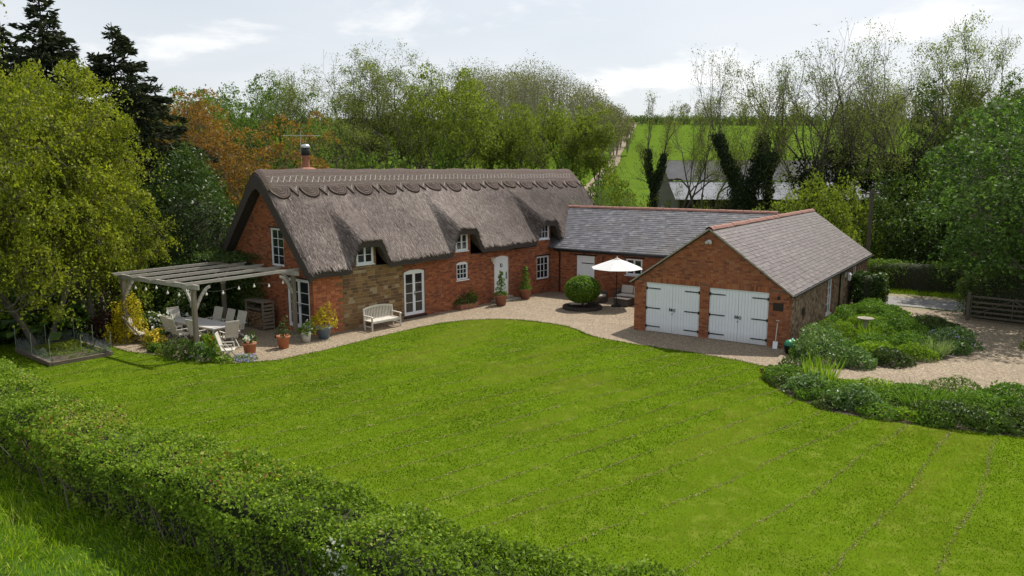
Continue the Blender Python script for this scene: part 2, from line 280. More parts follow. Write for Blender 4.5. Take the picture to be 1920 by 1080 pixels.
class MB:
    """polygon soup collected into one mesh"""
    def __init__(s): s.v = []; s.f = []; s.sm = []
    def add(s, V, F, smooth=False):
        o = len(s.v); s.v += [tuple(x) for x in V]; s.f += [tuple(i + o for i in f) for f in F]; s.sm += [smooth] * len(F); return s
    def box(s, a, b, M=None):
        (x0, y0, z0), (x1, y1, z1) = a, b
        V = [(x0, y0, z0), (x1, y0, z0), (x1, y1, z0), (x0, y1, z0), (x0, y0, z1), (x1, y0, z1), (x1, y1, z1), (x0, y1, z1)]
        if M is not None: V = [M @ Vector(p) for p in V]
        return s.add(V, [(0, 3, 2, 1), (4, 5, 6, 7), (0, 1, 5, 4), (1, 2, 6, 5), (2, 3, 7, 6), (3, 0, 4, 7)])
    def bar(s, p, q, w, h, up=(0, 0, 1)):
        p, q = Vector(p), Vector(q); d = (q - p).normalized(); u = Vector(up)
        if abs(d.dot(u)) > .99: u = Vector((0, 1, 0))
        r = d.cross(u).normalized(); u = r.cross(d)
        M = Matrix((r, d, u)).transposed().to_4x4(); M.translation = p
        return s.box((-w / 2, 0, -h / 2), (w / 2, (q - p).length, h / 2), M)
    def tube(s, pts, rad, n=8, cap=True):
        pts = [Vector(p) for p in pts]; rad = [rad] * len(pts) if isinstance(rad, (int, float)) else rad
        V = []
        for i, p in enumerate(pts):
            d = (pts[min(i + 1, len(pts) - 1)] - pts[max(i - 1, 0)]).normalized()
            a = d.orthogonal().normalized() if abs(d.z) < .9 else Vector((1, 0, 0)); a = (a - d * a.dot(d)).normalized(); b = d.cross(a)
            V += [p + (a * math.cos(t) + b * math.sin(t)) * rad[i] for t in [2 * math.pi * k / n for k in range(n)]]
        F = [(i * n + k, i * n + (k + 1) % n, (i + 1) * n + (k + 1) % n, (i + 1) * n + k) for i in range(len(pts) - 1) for k in range(n)]
        s.add(V, F, True)
        if cap: s.add(V[:n], [tuple(range(n))[::-1]]); s.add(V[-n:], [tuple(range(n))])
        return s
    def lathe(s, prof, n=20, c=(0, 0, 0), smooth=True):
        V = [(c[0] + r * math.cos(2 * math.pi * k / n), c[1] + r * math.sin(2 * math.pi * k / n), c[2] + z) for r, z in prof for k in range(n)]
        return s.add(V, [(i * n + k, i * n + (k + 1) % n, (i + 1) * n + (k + 1) % n, (i + 1) * n + k) for i in range(len(prof) - 1) for k in range(n)], smooth)
    def prism(s, poly, dvec):
        n = len(poly); d = Vector(dvec); V = [Vector(p) for p in poly]; V += [p + d for p in V]
        return s.add(V, [tuple(range(n))[::-1], tuple(range(n, 2 * n))] + [(i, (i + 1) % n, n + (i + 1) % n, n + i) for i in range(n)])
    def build(s, name, mat, parent=None, loc=None, bevel=0):
        me = bpy.data.meshes.new(name); me.from_pydata(s.v, [], s.f); me.materials.append(MT[mat] if isinstance(mat, str) else mat)
        me.polygons.foreach_set('use_smooth', s.sm); me.update()
        o = link(name, me, parent, loc)
        if bevel: b = o.modifiers.new('b', 'BEVEL'); b.width = bevel; b.segments = 2; b.limit_method = 'ANGLE'
        return o
_noise = [(rng.normal(size=3) * s, rng.uniform(0, 6.28), a) for s, a in ((.35, 1), (.7, .7), (1.3, .5), (2.4, .35), (4.5, .25), (8, .16)) for _ in range(3)]
def fnoise(P, scale=1.0, seed=0.0):
    P = np.asarray(P, float) * scale; r = np.zeros(len(P))
    for k, ph, a in _noise: r += a * np.sin(P @ k + ph + seed * 1.7)
    return r / 4.0
def unit(a): return a / (np.linalg.norm(a, axis=-1, keepdims=True) + 1e-9)
def leaves(C, size, N=None, bias=.5, aspect=.62, r=rng, jitter=.35):
    """rhombic leaf blades at points C"""
    n = len(C); d = unit(r.normal(size=(n, 3)))
    if N is not None: d = unit(d * (1 - bias) + N * bias)
    t = unit(np.cross(d, r.normal(size=(n, 3)))); b = np.cross(d, t)
    L = (np.asarray(size) * np.clip(1 + jitter * r.normal(size=n), .4, 2))[:, None] * .5 if np.ndim(size) == 0 else np.asarray(size)[:, None] * .5
    V = np.stack([C - t * L, C + b * L * aspect + d * L * .18, C + t * L, C - b * L * aspect + d * L * .18], 1).reshape(-1, 3)
    return V, np.arange(4 * n).reshape(n, 4)
def blades(P, h, w, lean=.35, r=rng, sway=None):
    """upright blades: a bent two-piece strip is too dear, so a tapered quad each"""
    n = len(P); a = r.uniform(0, 6.283, n); t = np.stack([np.cos(a), np.sin(a), 0 * a], 1); l = r.normal(size=(n, 3)) * lean; l[:, 2] = 1
    if sway is not None: l[:, :2] += sway
    l = unit(l); h = np.asarray(h) * np.clip(1 + .3 * r.normal(size=n), .4, 1.9); w = np.asarray(w) * np.clip(1 + .3 * r.normal(size=n), .5, 1.8)
    V = np.stack([P - t * (w / 2)[:, None], P + t * (w / 2)[:, None], P + l * h[:, None] + t * (w * .12)[:, None], P + l * h[:, None] - t * (w * .12)[:, None]], 1).reshape(-1, 3)
    return V, np.arange(4 * n).reshape(n, 4)
def tubes_np(S, n=4):
    """S: rows p0 p1 r0 r1"""
    S = np.asarray(S, float); p0, p1 = S[:, :3], S[:, 3:6]; d = unit(p1 - p0)
    a = unit(np.cross(d, np.where(np.abs(d[:, 2:3]) > .9, [[1, 0, 0]], [[0, 0, 1]]))); b = np.cross(d, a)
    V = np.zeros((len(S), 2, n, 3))
    for k in range(n):
        c, s = math.cos(2 * math.pi * k / n), math.sin(2 * math.pi * k / n)
        o = a * c + b * s; V[:, 0, k] = p0 + o * S[:, 6:7]; V[:, 1, k] = p1 + o * S[:, 7:8]
    base = (np.arange(len(S)) * 2 * n)[:, None, None]; k = np.arange(n); q = np.stack([k, (k + 1) % n, n + (k + 1) % n, n + k], 1)[None]
    return V.reshape(-1, 3), (base + q).reshape(-1, 4)
def cat(*parts):
    V, F, o = [], [], 0
    for v, f in parts: V.append(v); F.append(f + o); o += len(v)
    return np.concatenate(V), np.concatenate(F)
def inpoly(P, poly):
    poly = np.asarray(poly); x, y = P[:, 0], P[:, 1]; c = np.zeros(len(P), bool); j = len(poly) - 1
    for i in range(len(poly)):
        xi, yi = poly[i]; xj, yj = poly[j]
        c ^= ((yi > y) != (yj > y)) & (x < (xj - xi) * (y - yi) / (yj - yi + 1e-12) + xi); j = i
    return c
def spot(fwd, right):
    """site plan: metres ahead of and to the right of the garden's south corner"""
    s, c = math.sin(VIEW_AZ), math.cos(VIEW_AZ); return (right * c - fwd * s, right * s + fwd * c)
def terrain(x, y):
    s, c = math.sin(VIEW_AZ), math.cos(VIEW_AZ); D = -x * s + y * c; t = np.maximum(0, D - 80)
    z = .121 * t * t / (t + 12); over = np.maximum(0, D - 300); return z - .00045 * over ** 2 * (over < 140) - (over >= 140) * (.00045 * 140 ** 2 + .126 * (over - 140))
def at(fwd, right, dz=0):
    x, y = spot(fwd, right); return (x, y, float(terrain(x, y)) + dz)

# ------------------------------------------------------------------ the ground
def grid_sheet(name, poly, step, z, mat, zfun=None):
    poly = np.asarray(poly, float)
    me = bpy.data.meshes.new(name)
    import bmesh
    bm = bmesh.new(); vs_ = [bm.verts.new((x, y, z)) for x, y in poly]; bm.faces.new(vs_)
    bm.normal_update()
    if bm.faces[:][0].normal.z < 0: bmesh.ops.reverse_faces(bm, faces=bm.faces[:])
    bmesh.ops.triangulate(bm, faces=bm.faces[:]); bm.to_mesh(me); bm.free(); me.materials.append(MT[mat])
    return tag(link(name, me), kind='structure')
# terrain: one sheet out past the skyline
fw = np.concatenate([np.arange(-40, 60, 10), np.arange(60, 340, 6), np.arange(340, 700, 40)]); rt = np.concatenate([np.arange(-420, -120, 30), np.arange(-120, 180, 6), np.arange(180, 480, 30)])
FW, RT = np.meshgrid(fw, rt, indexing='ij'); s_, c_ = math.sin(VIEW_AZ), math.cos(VIEW_AZ)
X = RT * c_ - FW * s_; Y = RT * s_ + FW * c_; Z = terrain(X, Y) + np.where(FW > 100, .5 * np.sin(X * .03) + .4 * np.sin(Y * .021 + 1), 0)
ni, nj = FW.shape; I = np.arange(ni * nj).reshape(ni, nj); Fq = np.stack([I[:-1, :-1], I[1:, :-1], I[1:, 1:], I[:-1, 1:]], -1).reshape(-1, 4)[:, ::-1]
cx = FW[:-1, :-1].ravel(); mi = (cx > 88).astype(int)
tag(link('ground', mesh_np('ground', np.stack([X, Y, Z], -1).reshape(-1, 3), Fq, ['ground', 'field'], mi=mi, smooth=True)), kind='structure')
# farm track climbing the field
tr = [(112, 10.5), (125, 12.9), (140, 16.2), (158, 20.5), (172, 23.3), (186, 25.4), (200, 28.2), (235, 35), (270, 42.3), (296, 47.5)]
tr = np.array(tr, float); ti = np.linspace(0, len(tr) - 1, 70); tf = np.interp(ti, np.arange(len(tr)), tr[:, 0]); tg = np.interp(ti, np.arange(len(tr)), tr[:, 1])
V = []
for a, b in zip(tf, tg):
    for k in (-1.3, -.45, .45, 1.3):
        x, y = spot(a, b + k); zz = float(terrain(x, y)) + (.5 * math.sin(x * .03) + .4 * math.sin(y * .021 + 1) if a > 100 else 0); V.append((x, y, zz + .16))
Fq = [(4 * i + k, 4 * i + k + 1, 4 * i + k + 5, 4 * i + k + 4) for i in range(69) for k in range(3)]
tag(link('farm_track', mesh_np('farm_track', V, Fq, 'track', smooth=True)), kind='structure')
grid_sheet('gravel', [(-31.5, 14.8), (-24, 14), (14, 20), (14, 41), (-1.6, 41.5), (-1.8, 43.0), (-6.6, 43.0), (-6.9, 48), (-24, 48), (-31.5, 22)], 1, .010, 'gravel')
grid_sheet('lane', [(-60, 43.6), (40, 43.0), (40, 46.0), (-60, 46.6)], 1, .016, 'road')
grid_sheet('lane_verge', [(-60, 46.5), (40, 45.9), (40, 47.4), (-60, 47.9)], 1, .012, 'verge')
LAWN = [(-34, 8.2), (-33.5, 14.3), (-30, 15.0), (-28.45, 14.95), (-26.77, 15.31), (-24.56, 15.66), (-23.38, 16.19), (-22.47, 17.37), (-22.25, 19.23), (-22.21, 22.09), (-22.1, 24.4), (-21.9, 26.0), (-21.3, 27.25), (-20.6, 28.05), (-19.85, 28.54), (-19.0, 28.8),
        (-18.26, 28.87), (-17.3, 28.85), (-16.5, 28.65), (-15.7, 28.2), (-15.2, 27.8), (-14.4, 27.5), (-12.87, 27.3), (-11.5, 27.25), (-10.12, 27.22), (-8.5, 27.05), (-7.12, 26.68), (-6.8, 26.2), (-6.95, 25.2), (-6.54, 24.6), (-5.57, 23.5), (-4.14, 22.65), (-2.21, 22.8), (.5, 23.35), (9, 24.2), (9, 8.2)]
grid_sheet('lawn', LAWN, 1, .03, 'lawn')
ISLAND = [(-7.3, 29.5), (-6.6, 28.3), (-5.7, 27.75), (-4.55, 28.1), (-2.9, 29.9), (-1.7, 32.2), (-1.2, 33.7), (-1.4, 35.5), (-2.0, 37.0), (-4.0, 40.2), (-5.5, 41.3), (-7.3, 41.3)]
grid_sheet('island_bed', ISLAND, 1, .022, 'soil')
FRONTBED = [(-6.9, 25.2), (-6.5, 24.55), (-5.5, 23.45), (-4.1, 22.58), (-2.2, 22.7), (.5, 23.25), (9, 24.1), (9, 27.9), (.5, 27.4), (-2.7, 26.6), (-4.27, 26.4), (-5.7, 26.9), (-6.6, 26.7)]
grid_sheet('front_bed', FRONTBED, 1, .036, 'soil')

# lawn blades: nobody could count them
def scatter(poly, n, r=rng):
    poly = np.asarray(poly); lo, hi = poly.min(0), poly.max(0); out = np.zeros((0, 2))
    while len(out) < n:
        P = r.uniform(lo, hi, (n * 2, 2)); out = np.concatenate([out, P[inpoly(P, poly)]])
    return out[:n]
LP = np.array(LAWN); P = scatter(LAWN, 620000)
D = np.hypot(P[:, 0], P[:, 1]); keep = rng.uniform(size=len(P)) < np.clip(22 / D, .25, 1) ** 1.6; P = P[keep]
P3 = np.column_stack([P, np.full(len(P), .028)])
Q3 = P3 @ np.array([[.955, .08, 0], [-.295, .25, 0], [0, 0, 1]]); patch = fnoise(Q3, 1.5); fine = fnoise(Q3, 6.0, 3); broad = fnoise(P3, .35, 9)
hgt = .019 + .008 * np.clip(patch, -1, 1) + .010 * np.clip(fine, 0, 1); D = np.hypot(P[:, 0], P[:, 1])
V, F = blades(P3, hgt, .006 + .00065 * D, .75)
tq = (22.3 - P[:, 1]) / 10.2; ka = (-.1 - P[:, 0] - 3.1 * tq) / 1.08; kb = (-.1 - .4 * tq - P[:, 0]) / (1.08 + .66 * tq); kk = np.where(kb < 4, kb, ka); nap_stripe = np.tanh(3 * np.sin(kk * math.pi)); edge = np.exp(-((kk - np.round(kk)) / .045) ** 2) * (.35 + .65 * (fnoise(P3, 1.3, 17) > -.1)); bald_and_shadow_lines = np.clip(fnoise(P3, 1.15, 31) - .20, 0, 1) * 1.5 - .30 * edge  # light and dark mowing nap, plus thin shadow lines, painted into blade tone
tone = np.clip(np.where(True, .43, 0) + .28 * fine + .62 * patch + .45 * broad + .17 * nap_stripe + bald_and_shadow_lines + .10 * rng.normal(size=len(P)), 0, 1)
tag(link('lawn_grass', mesh_np('lawn_grass', V, F, 'blade', tone)), 'short mown bright green grass blades covering the lawn', 'grass', kind='stuff')
E_ = np.array(LAWN[2:33]); seg = rng.integers(0, len(E_) - 1, 9000); tq = rng.uniform(size=(9000, 1)); Pe = E_[seg] * (1 - tq) + E_[seg + 1] * tq; dv = unit(E_[seg + 1] - E_[seg]); Pe = Pe + np.column_stack([-dv[:, 1], dv[:, 0]]) * (rng.normal(size=(9000, 1)) * .045 + .04 * fnoise(np.column_stack([Pe, Pe[:, 0] * 0]), 6)[:, None])
V, F = blades(np.column_stack([Pe, np.full(9000, .012)]), .055, .02, .6); tag(link('lawn_edge_tufts', mesh_np('lawn_edge_tufts', V, F, 'blade', rng.uniform(.1, .8, 9000))), 'ragged grass tufts along the gravel edge of the lawn', 'grass', kind='stuff')
# rows of mower clippings
rows = []
for k in range(0, 26):
    x22 = -.1 - 1.08 * k; dxk = [.4, .8, 1.65, 2.5, 3.0][k] if k < 5 else 3.1
    y = np.arange(9.5, 27, .017); x = x22 - dxk * (22.3 - y) / 10.2 - .012 * (k < 5) * (22 - y) ** 2 * .4 + .05 * np.sin(y * 1.1 + k) + .02 * np.sin(y * 6 + 2 * k)
    dens = np.clip(.75 + .45 * np.sin(y * .9 + 1.7 * k) * np.sin(y * 2.7 + k) - .022 * max(0, k - 4), .16, 1)
    m_ = rng.uniform(size=len(y)) < dens; rows.append(np.column_stack([x[m_], y[m_]]))
rows = np.concatenate(rows); rows = rows[inpoly(rows, LAWN)]; rows = rows[~inpoly(rows, FRONTBED)]
rows = np.repeat(rows, 2, 0) + rng.normal(size=(len(rows) * 2, 2)) * .030
V, F = leaves(np.column_stack([rows, np.full(len(rows), .046)]), .036, np.tile([[0, 0, 1.]], (len(rows), 1)), .45, .4)
tag(link('grass_clippings', mesh_np('grass_clippings', V, F, 'clip', rng.uniform(size=len(rows)))), 'thin dry rows of mower clippings lying across the lawn', 'clippings', kind='stuff')
# rough grass outside the hedge
P = rng.uniform((-34, -2), (4, 7.3), (150000, 2)); P3 = np.column_stack([P, np.zeros(len(P))]); pt = fnoise(P3, 1.3, 5)
V, F = blades(P3, .17 + .14 * np.clip(pt, -.9, 1), .019, .55, sway=np.column_stack([.5 * np.sin(P[:, 0] * 2), .5 * np.cos(P[:, 1] * 2.3)]))
tag(link('rough_grass', mesh_np('rough_grass', V, F, 'blade_long', np.clip(.5 + .3 * pt + .3 * rng.normal(size=len(P)), 0, 1))), 'long tufted bright grass outside the boundary hedge', 'grass', kind='stuff')

# ------------------------------------------------------------------ building helpers
class Face:
    """a wall plane: u along it, v up, d outward"""
    def __init__(s, o, a): s.o = Vector(o); s.a = Vector(a).normalized(); s.z = Vector((0, 0, 1)); s.n = s.a.cross(s.z)
    def p(s, u, v, d=0): return s.o + s.a * u + s.z * v + s.n * d
    def box(s, mb, u0, u1, v0, v1, d0, d1):
        V = [s.p(u, v, d) for d in (d1, d0) for u, v in ((u0, v0), (u1, v0), (u1, v1), (u0, v1))]
        return mb.add(V, [(0, 1, 2, 3), (5, 4, 7, 6), (4, 0, 3, 7), (1, 5, 6, 2), (3, 2, 6, 7), (4, 5, 1, 0)])
def clip_convex(poly, conv):
    """clip poly by convex ccw polygon"""
    out = poly
    for i in range(len(conv)):
        (ax, ay), (bx, by) = conv[i], conv[(i + 1) % len(conv)]; inp = out; out = []
        def sd_(q): return (bx - ax) * (q[1] - ay) - (by - ay) * (q[0] - ax)
        for k in range(len(inp)):
            P, Q = inp[k], inp[(k + 1) % len(inp)]; a, b = sd_(P), sd_(Q)
            if a >= 0: out.append(P)
            if (a >= 0) != (b >= 0): t = a / (a - b); out.append((P[0] + (Q[0] - P[0]) * t, P[1] + (Q[1] - P[1]) * t))
        if len(out) < 3: return []
    return out
def wall(face, poly, holes, parent, name='wall', mat='mortar', thick=.26):
    us = sorted({p[0] for p in poly} | {h[0] for h in holes} | {h[1] for h in holes}); vs_ = sorted({p[1] for p in poly} | {h[2] for h in holes} | {h[3] for h in holes}); mb = MB()
    for u0, u1 in zip(us, us[1:]):
        for v0, v1 in zip(vs_, vs_[1:]):
            cu, cv = (u0 + u1) / 2, (v0 + v1) / 2
            if any(h[0] < cu < h[1] and h[2] < cv < h[3] for h in holes): continue
            q = clip_convex([(u0, v0), (u1, v0), (u1, v1), (u0, v1)], poly)
            if len(q) >= 3: mb.prism([face.p(u, v, -thick) for u, v in q], face.n * thick)
    return mb.build(name, mat, parent)
UNIT = None
def unit_box(mat):
    mb = MB(); mb.box((0, 0, 0), (1, 1, 1)); me = bpy.data.meshes.new('piece'); me.from_pydata(mb.v, [], mb.f); me.materials.append(MT[mat])
    a = me.attributes.new('tone', 'FLOAT', 'FACE'); a.data.foreach_set('value', [0.0] * len(me.polygons)); return me
def masonry(face, poly, holes, parent, mat, name, plural, ch=.075, ln=(.225, .225), gap=.010, single=0, key=None, proud=.010, uneven=0, zones=None, r=rng):
    """courses of pieces clipped to the outline; the `single` nearest are objects of their own"""
    vmax = max(p[1] for p in poly); items = []; v = min(p[1] for p in poly); row = 0
    while v < vmax - .02:
        h = ch * (1 + uneven * r.uniform(-.5, .5)); v1 = min(v + h, vmax); q = []
        for vv in (v + .01, v1 - gap):
            xs = []
            for (ax, ay), (bx, by) in zip(poly, poly[1:] + poly[:1]):
                if (ay - vv) * (by - vv) < 0: xs.append(ax + (bx - ax) * (vv - ay) / (by - ay))
            q.append((min(xs), max(xs)) if len(xs) >= 2 else None)
        if q[0] and q[1]:
            lo, hi = max(q[0][0], q[1][0]), min(q[0][1], q[1][1]); iv = [(lo, hi)]
            for hh in holes:
                if hh[2] < (v + v1) / 2 < hh[3]:
                    nv = []
                    for a, b in iv:
                        if hh[1] <= a or hh[0] >= b: nv.append((a, b)); continue
                        if hh[0] > a: nv.append((a, hh[0]))
                        if hh[1] < b: nv.append((hh[1], b))
                    iv = nv
            u = lo - (ln[0] * .5 if row % 2 else 0) - r.uniform(0, .02)
            while u < hi:
                l = r.uniform(*ln); head = (ln[0] == ln[1] and r.uniform() < .22)
                if head: l *= .5
                for a, b in iv:
                    p, s = max(u, a), min(u + l - gap, b)
                    if s - p > .025: items.append((p, s, v, v1 - gap, proud + (uneven * .03 + .002) * r.uniform(-1, 1)))
                u += l
        v = v1; row += 1
    items.sort(key=key or (lambda t: t[0])); me = unit_box(mat)
    for p, s, v0, v1, d in items[:single]:
        o = link(name, me, parent); M = Matrix((face.a * (s - p), face.n * (.04 + d), face.z * (v1 - v0))).transposed().to_4x4(); M.translation = face.p(p, v0, -.04); o.matrix_local = M
    it = items[single:]
    if it:
        mb = MB()
        for p, s, v0, v1, d in it: face.box(mb, p, s, v0, v1, -.04, d)
        o = mb.build(plural, mat, parent); tag(o, kind='stuff'); n = len(it)
        a = o.data.attributes.new('tone', 'FLOAT', 'FACE'); a.data.foreach_set('value', np.repeat(r.uniform(0, 1, n), 6).astype(np.float32))
PANE = None
def pane(face, parent, u0, u1, v0, v1, d):
    global PANE
    if PANE is None:
        PANE = bpy.data.meshes.new('pane'); PANE.from_pydata([(0, 0, 0), (1, 0, 0), (1, 0, 1), (0, 0, 1)], [], [(0, 1, 2, 3)]); PANE.materials.append(MT['glass'])
    o = link('pane', PANE, parent); M = Matrix((face.a * (u1 - u0), -face.n, face.z * (v1 - v0))).transposed().to_4x4(); M.translation = face.p(u0, v0, d)
    o.matrix_local = M @ Matrix.Rotation(R_(rng.normal() * .4), 4, 'Z')
def arch_top(mb, face, u0, u1, v1, rise, w_, d0, d1):
    """curved head rail of a segmental opening"""
    n = 8; up = [(u0 + (u1 - u0) * k / n, v1 - rise * (2 * k / n - 1) ** 2) for k in range(n + 1)]
    poly = up[::-1] + [(u0, v1 - rise - w_), (u1, v1 - rise - w_)]
    mb.prism([face.p(u, v, d0) for u, v in poly], face.n * (d1 - d0))
def spandrel(face, parent, u0, u1, v1, rise, mat):
    mb = MB(); n = 8
    for a, b, s in ((0, n // 2, 0), (n // 2, n, 1)):
        pts = [(u0 + (u1 - u0) * k / n, v1 - rise * (2 * k / n - 1) ** 2 + .004) for k in range(a, b + 1)]
        c = (u0, v1) if s == 0 else (u1, v1)
        for k in range(len(pts) - 1):
            if abs(pts[k][0] - c[0]) + abs(pts[k + 1][0] - c[0]) > .001: mb.prism([face.p(*pts[k], -.2), face.p(*pts[k + 1], -.2), face.p(*c, -.2)], face.n * .208)
    mb.build('arch_spandrel', mat, parent)
def window(face, parent, u0, u1, v0, v1, cols, rows, d=-.05, fr=.055, bar=.024, rise=0, casements=None, sill='white', name='window', tall=0, handle=False, base=0):
    mb = MB(); top = v1 - rise
    face.box(mb, u0, u0 + fr, v0, top, d - .05, d + .02); face.box(mb, u1 - fr, u1, v0, top, d - .05, d + .02); face.box(mb, u0 + fr, u1 - fr, v0, v0 + fr + base, d - .05, d + .02)
    if rise: arch_top(mb, face, u0, u1, v1, rise, fr * .7, d - .05, d + .025)
    else: face.box(mb, u0 + fr, u1 - fr, v1 - fr, v1, d - .05, d + .02)
    cas = casements or 1; W = (u1 - u0 - 2 * fr) / cas; vb = v0 + fr + base; vt = top - fr * (.7 if rise else 1); o = None; panes = []
    for c in range(cas):
        a = u0 + fr + W * c; b = a + W; sw = .045 if cas > 1 or tall else .03
        if tall: sw = .075
        lo = vb + (.09 if tall else 0)
        if tall: face.box(mb, a + sw, b - sw, vb, lo + .02, d - .035, d + .012)
        face.box(mb, a, a + sw, vb, vt, d - .035, d + .012); face.box(mb, b - sw, b, vb, vt, d - .035, d + .012); face.box(mb, a + sw, b - sw, vt - sw, vt, d - .035, d + .012)
        if not tall: face.box(mb, a + sw, b - sw, vb, vb + sw, d - .035, d + .012); lo = vb + sw
        else: lo += .02
        iu0, iu1, iv0, iv1 = a + sw, b - sw, lo, vt - sw; cw = (iu1 - iu0) / cols; rh = (iv1 - iv0) / rows
        for k in range(1, cols): face.box(mb, iu0 + cw * k - bar / 2, iu0 + cw * k + bar / 2, iv0, iv1, d - .03, d + .006)
        for k in range(1, rows): face.box(mb, iu0, iu1, iv0 + rh * k - bar / 2, iv0 + rh * k + bar / 2, d - .03, d + .004)
        panes += [(iu0 + cw * i, iu0 + cw * (i + 1), iv0 + rh * j, iv0 + rh * (j + 1)) for i in range(cols) for j in range(rows)]
    o = mb.build(name, 'white', parent)
    for q in panes: pane(face, o, *q, d - .018)
    if sill:
        mb = MB(); face.box(mb, u0 - .05, u1 + .05, v0 - .05, v0 - .002, d - .06, .06); mb.build('sill', sill, o)
    if handle:
        mb = MB(); c = (u0 + u1) / 2; h = v0 + (v1 - v0) * .47
        face.box(mb, c + .02, c + .05, h - .09, h + .09, d + .012, d + .024); face.box(mb, c + .02, c + .13, h, h + .02, d + .024, d + .05); mb.build('handle', 'iron', o)
    return o
def lintel(face, parent, u0, u1, v, h=.09, name='lintel'): mb = MB(); face.box(mb, u0 - .14, u1 + .14, v + .003, v + h, -.1, .016); mb.build(name, 'dark_timber', parent)
def strap(face, parent, u0, u1, v, d, name='strap_hinge'):
    mb = MB(); face.box(mb, u0, u1, v - .022, v + .022, d, d + .014)
    e = u0 if abs(u0) < 1e9 else u1
    mb.build(name, 'iron', parent)
def slates(o3, a3, s3, length, slope, parent, mat, single=0, gauge=.185, wid=.265, name='slate', plural='slate_courses', r=rng, key=None, clip=None):
    """slate courses from eave upward; a3 along eave, s3 up the slope"""
    o3, a, s = Vector(o3), Vector(a3).normalized(), Vector(s3).normalized(); n = a.cross(s); items = []
    rows = int(math.ceil(slope / gauge))
    for k in range(rows):
        u = -(wid / 2 if k % 2 else 0)
        while u < length - .02:
            u0, u1 = max(0, u), min(length, u + wid - .006); s0 = k * gauge + r.normal() * .004; s1 = min(s0 + gauge * 1.45, slope + .02)
            if u1 - u0 > .05 and (clip is None or clip((u0 + u1) / 2, s0)): items.append((u0, u1, s0, s1, .024 + r.uniform(-.004, .006)))
            u += wid
    items.sort(key=key or (lambda t: t[0])); proto = {}
    def verts(u0, u1, s0, s1, e): return [(u0, s0, e - .009), (u1, s0, e - .009), (u1, s1, .000), (u0, s1, .000), (u0, s0, e), (u1, s0, e), (u1, s1, .007), (u0, s1, .007)]
    FB = [(0, 3, 2, 1), (4, 5, 6, 7), (0, 1, 5, 4), (1, 2, 6, 5), (2, 3, 7, 6), (3, 0, 4, 7)]
    M0 = Matrix((a, s, n)).transposed().to_4x4()
    for (u0, u1, s0, s1, e) in items[:single]:
        kx = (round(u1 - u0, 2), round(s1 - s0, 1))
        if kx not in proto:
            me = bpy.data.meshes.new(name); me.from_pydata(verts(0, u1 - u0, 0, s1 - s0, .025), [], FB); me.materials.append(MT[mat])
            at_ = me.attributes.new('tone', 'FLOAT', 'FACE'); at_.data.foreach_set('value', [0.0] * 6); proto[kx] = me
        ob = link(name, proto[kx], parent); M = M0.copy(); M.translation = o3 + a * u0 + s * s0 + n * (e - .025); ob.matrix_local = M
    it = items[single:]; mb = MB()
    for q in it: mb.add([o3 + a * p[0] + s * p[1] + n * p[2] for p in verts(*q)], FB)
    ob = mb.build(plural, mat, parent); tag(ob, kind='stuff'); x = ob.data.attributes.new('tone', 'FLOAT', 'FACE'); x.data.foreach_set('value', np.repeat(r.uniform(0, 1, len(it)), 6).astype(np.float32))
def ridge_tiles(parent, p, q, mat='ridge', step=.45):
    p, q = Vector(p), Vector(q); d = (q - p).normalized(); L = (q - p).length; n = int(L / step); side = d.cross(Vector((0, 0, 1))); mb = MB()
    prof = [(-.17, -.115), (-.10, -.03), (0, .012), (.10, -.03), (.17, -.115)]; th = .022
    V = [d * t + side * x + Vector((0, 0, z + h)) for t in (0, step - .012) for h in (0, th) for x, z in prof]
    F = [(5 + k, 6 + k, 16 + k, 15 + k) for k in range(4)] + [(k + 1, k, 10 + k, 11 + k) for k in range(4)] + [(k, k + 1, 6 + k, 5 + k) for k in range(4)] + [(11 + k, 10 + k, 15 + k, 16 + k) for k in range(4)] + [(5, 15, 10, 0), (4, 14, 19, 9)]
    me = bpy.data.meshes.new('ridge_tile'); me.from_pydata(V, [], F); me.materials.append(MT[mat])
    for k in range(n):
        o = link('ridge_tile', me, parent, p + d * (k * L / n)); o.location.z += rng.normal() * .006

# ------------------------------------------------------------------ thatched cottage (local: x outward from front wall, y along it)
CL = 22.2
cot = thing('thatched_cottage', 'long red brick cottage with steep brown thatched roof and three thatched dormers', 'cottage', (-24.58, 21.0, 0), R_(-7))
def rotz_pt(x, y): a = R_(-7); return (-24.58 + x * math.cos(a) - y * math.sin(a), 21.0 + x * math.sin(a) + y * math.cos(a))
ZR = 7.05
def eave_z(y): return np.interp(y, [-.4, 3, 8.6, 14.4, 17, 22.6], [2.42, 2.50, 2.69, 2.77, 2.72, 2.72])     # underside of the lip
DORM = [(2.75, 3.74), (8.86, 3.90), (15.46, 4.00)]
def thatch_top(x, y):
    """height of the thatch over local (x, y)"""
    x = np.asarray(x, float); y = np.asarray(y, float); zl = eave_z(y) + .40; ax = np.abs(x + 3.5)
    sl = (ZR + .1 - zl) / (3.5 + .42); z = ZR + .12 - sl * (np.sqrt(ax ** 2 + .3 ** 2) - .0) + .13
    for c, zh in DORM:
        d = np.abs(y - c); g_ = np.clip(1 - (d / 1.5) ** 2, 0, 1)
        hood = zh + .38 + .60 * (.36 - x) - 1.75 * np.clip((d - .45) / .78, 0, 3) ** 1.8
        hood = np.where(x > -3.3, hood, -9); k = .34; h = np.clip(.5 + .5 * (hood - z) / k, 0, 1); z = z * (1 - h) + hood * h + k * h * (1 - h)
    e = np.minimum(y + .42, CL + .3 - y); z = z - .16 * np.clip(1 - e / .28, 0, 1) ** 2
    return z + .018 * np.sin(y * 3.1 + x) + .014 * np.sin(x * 4.2 + y * 1.3)
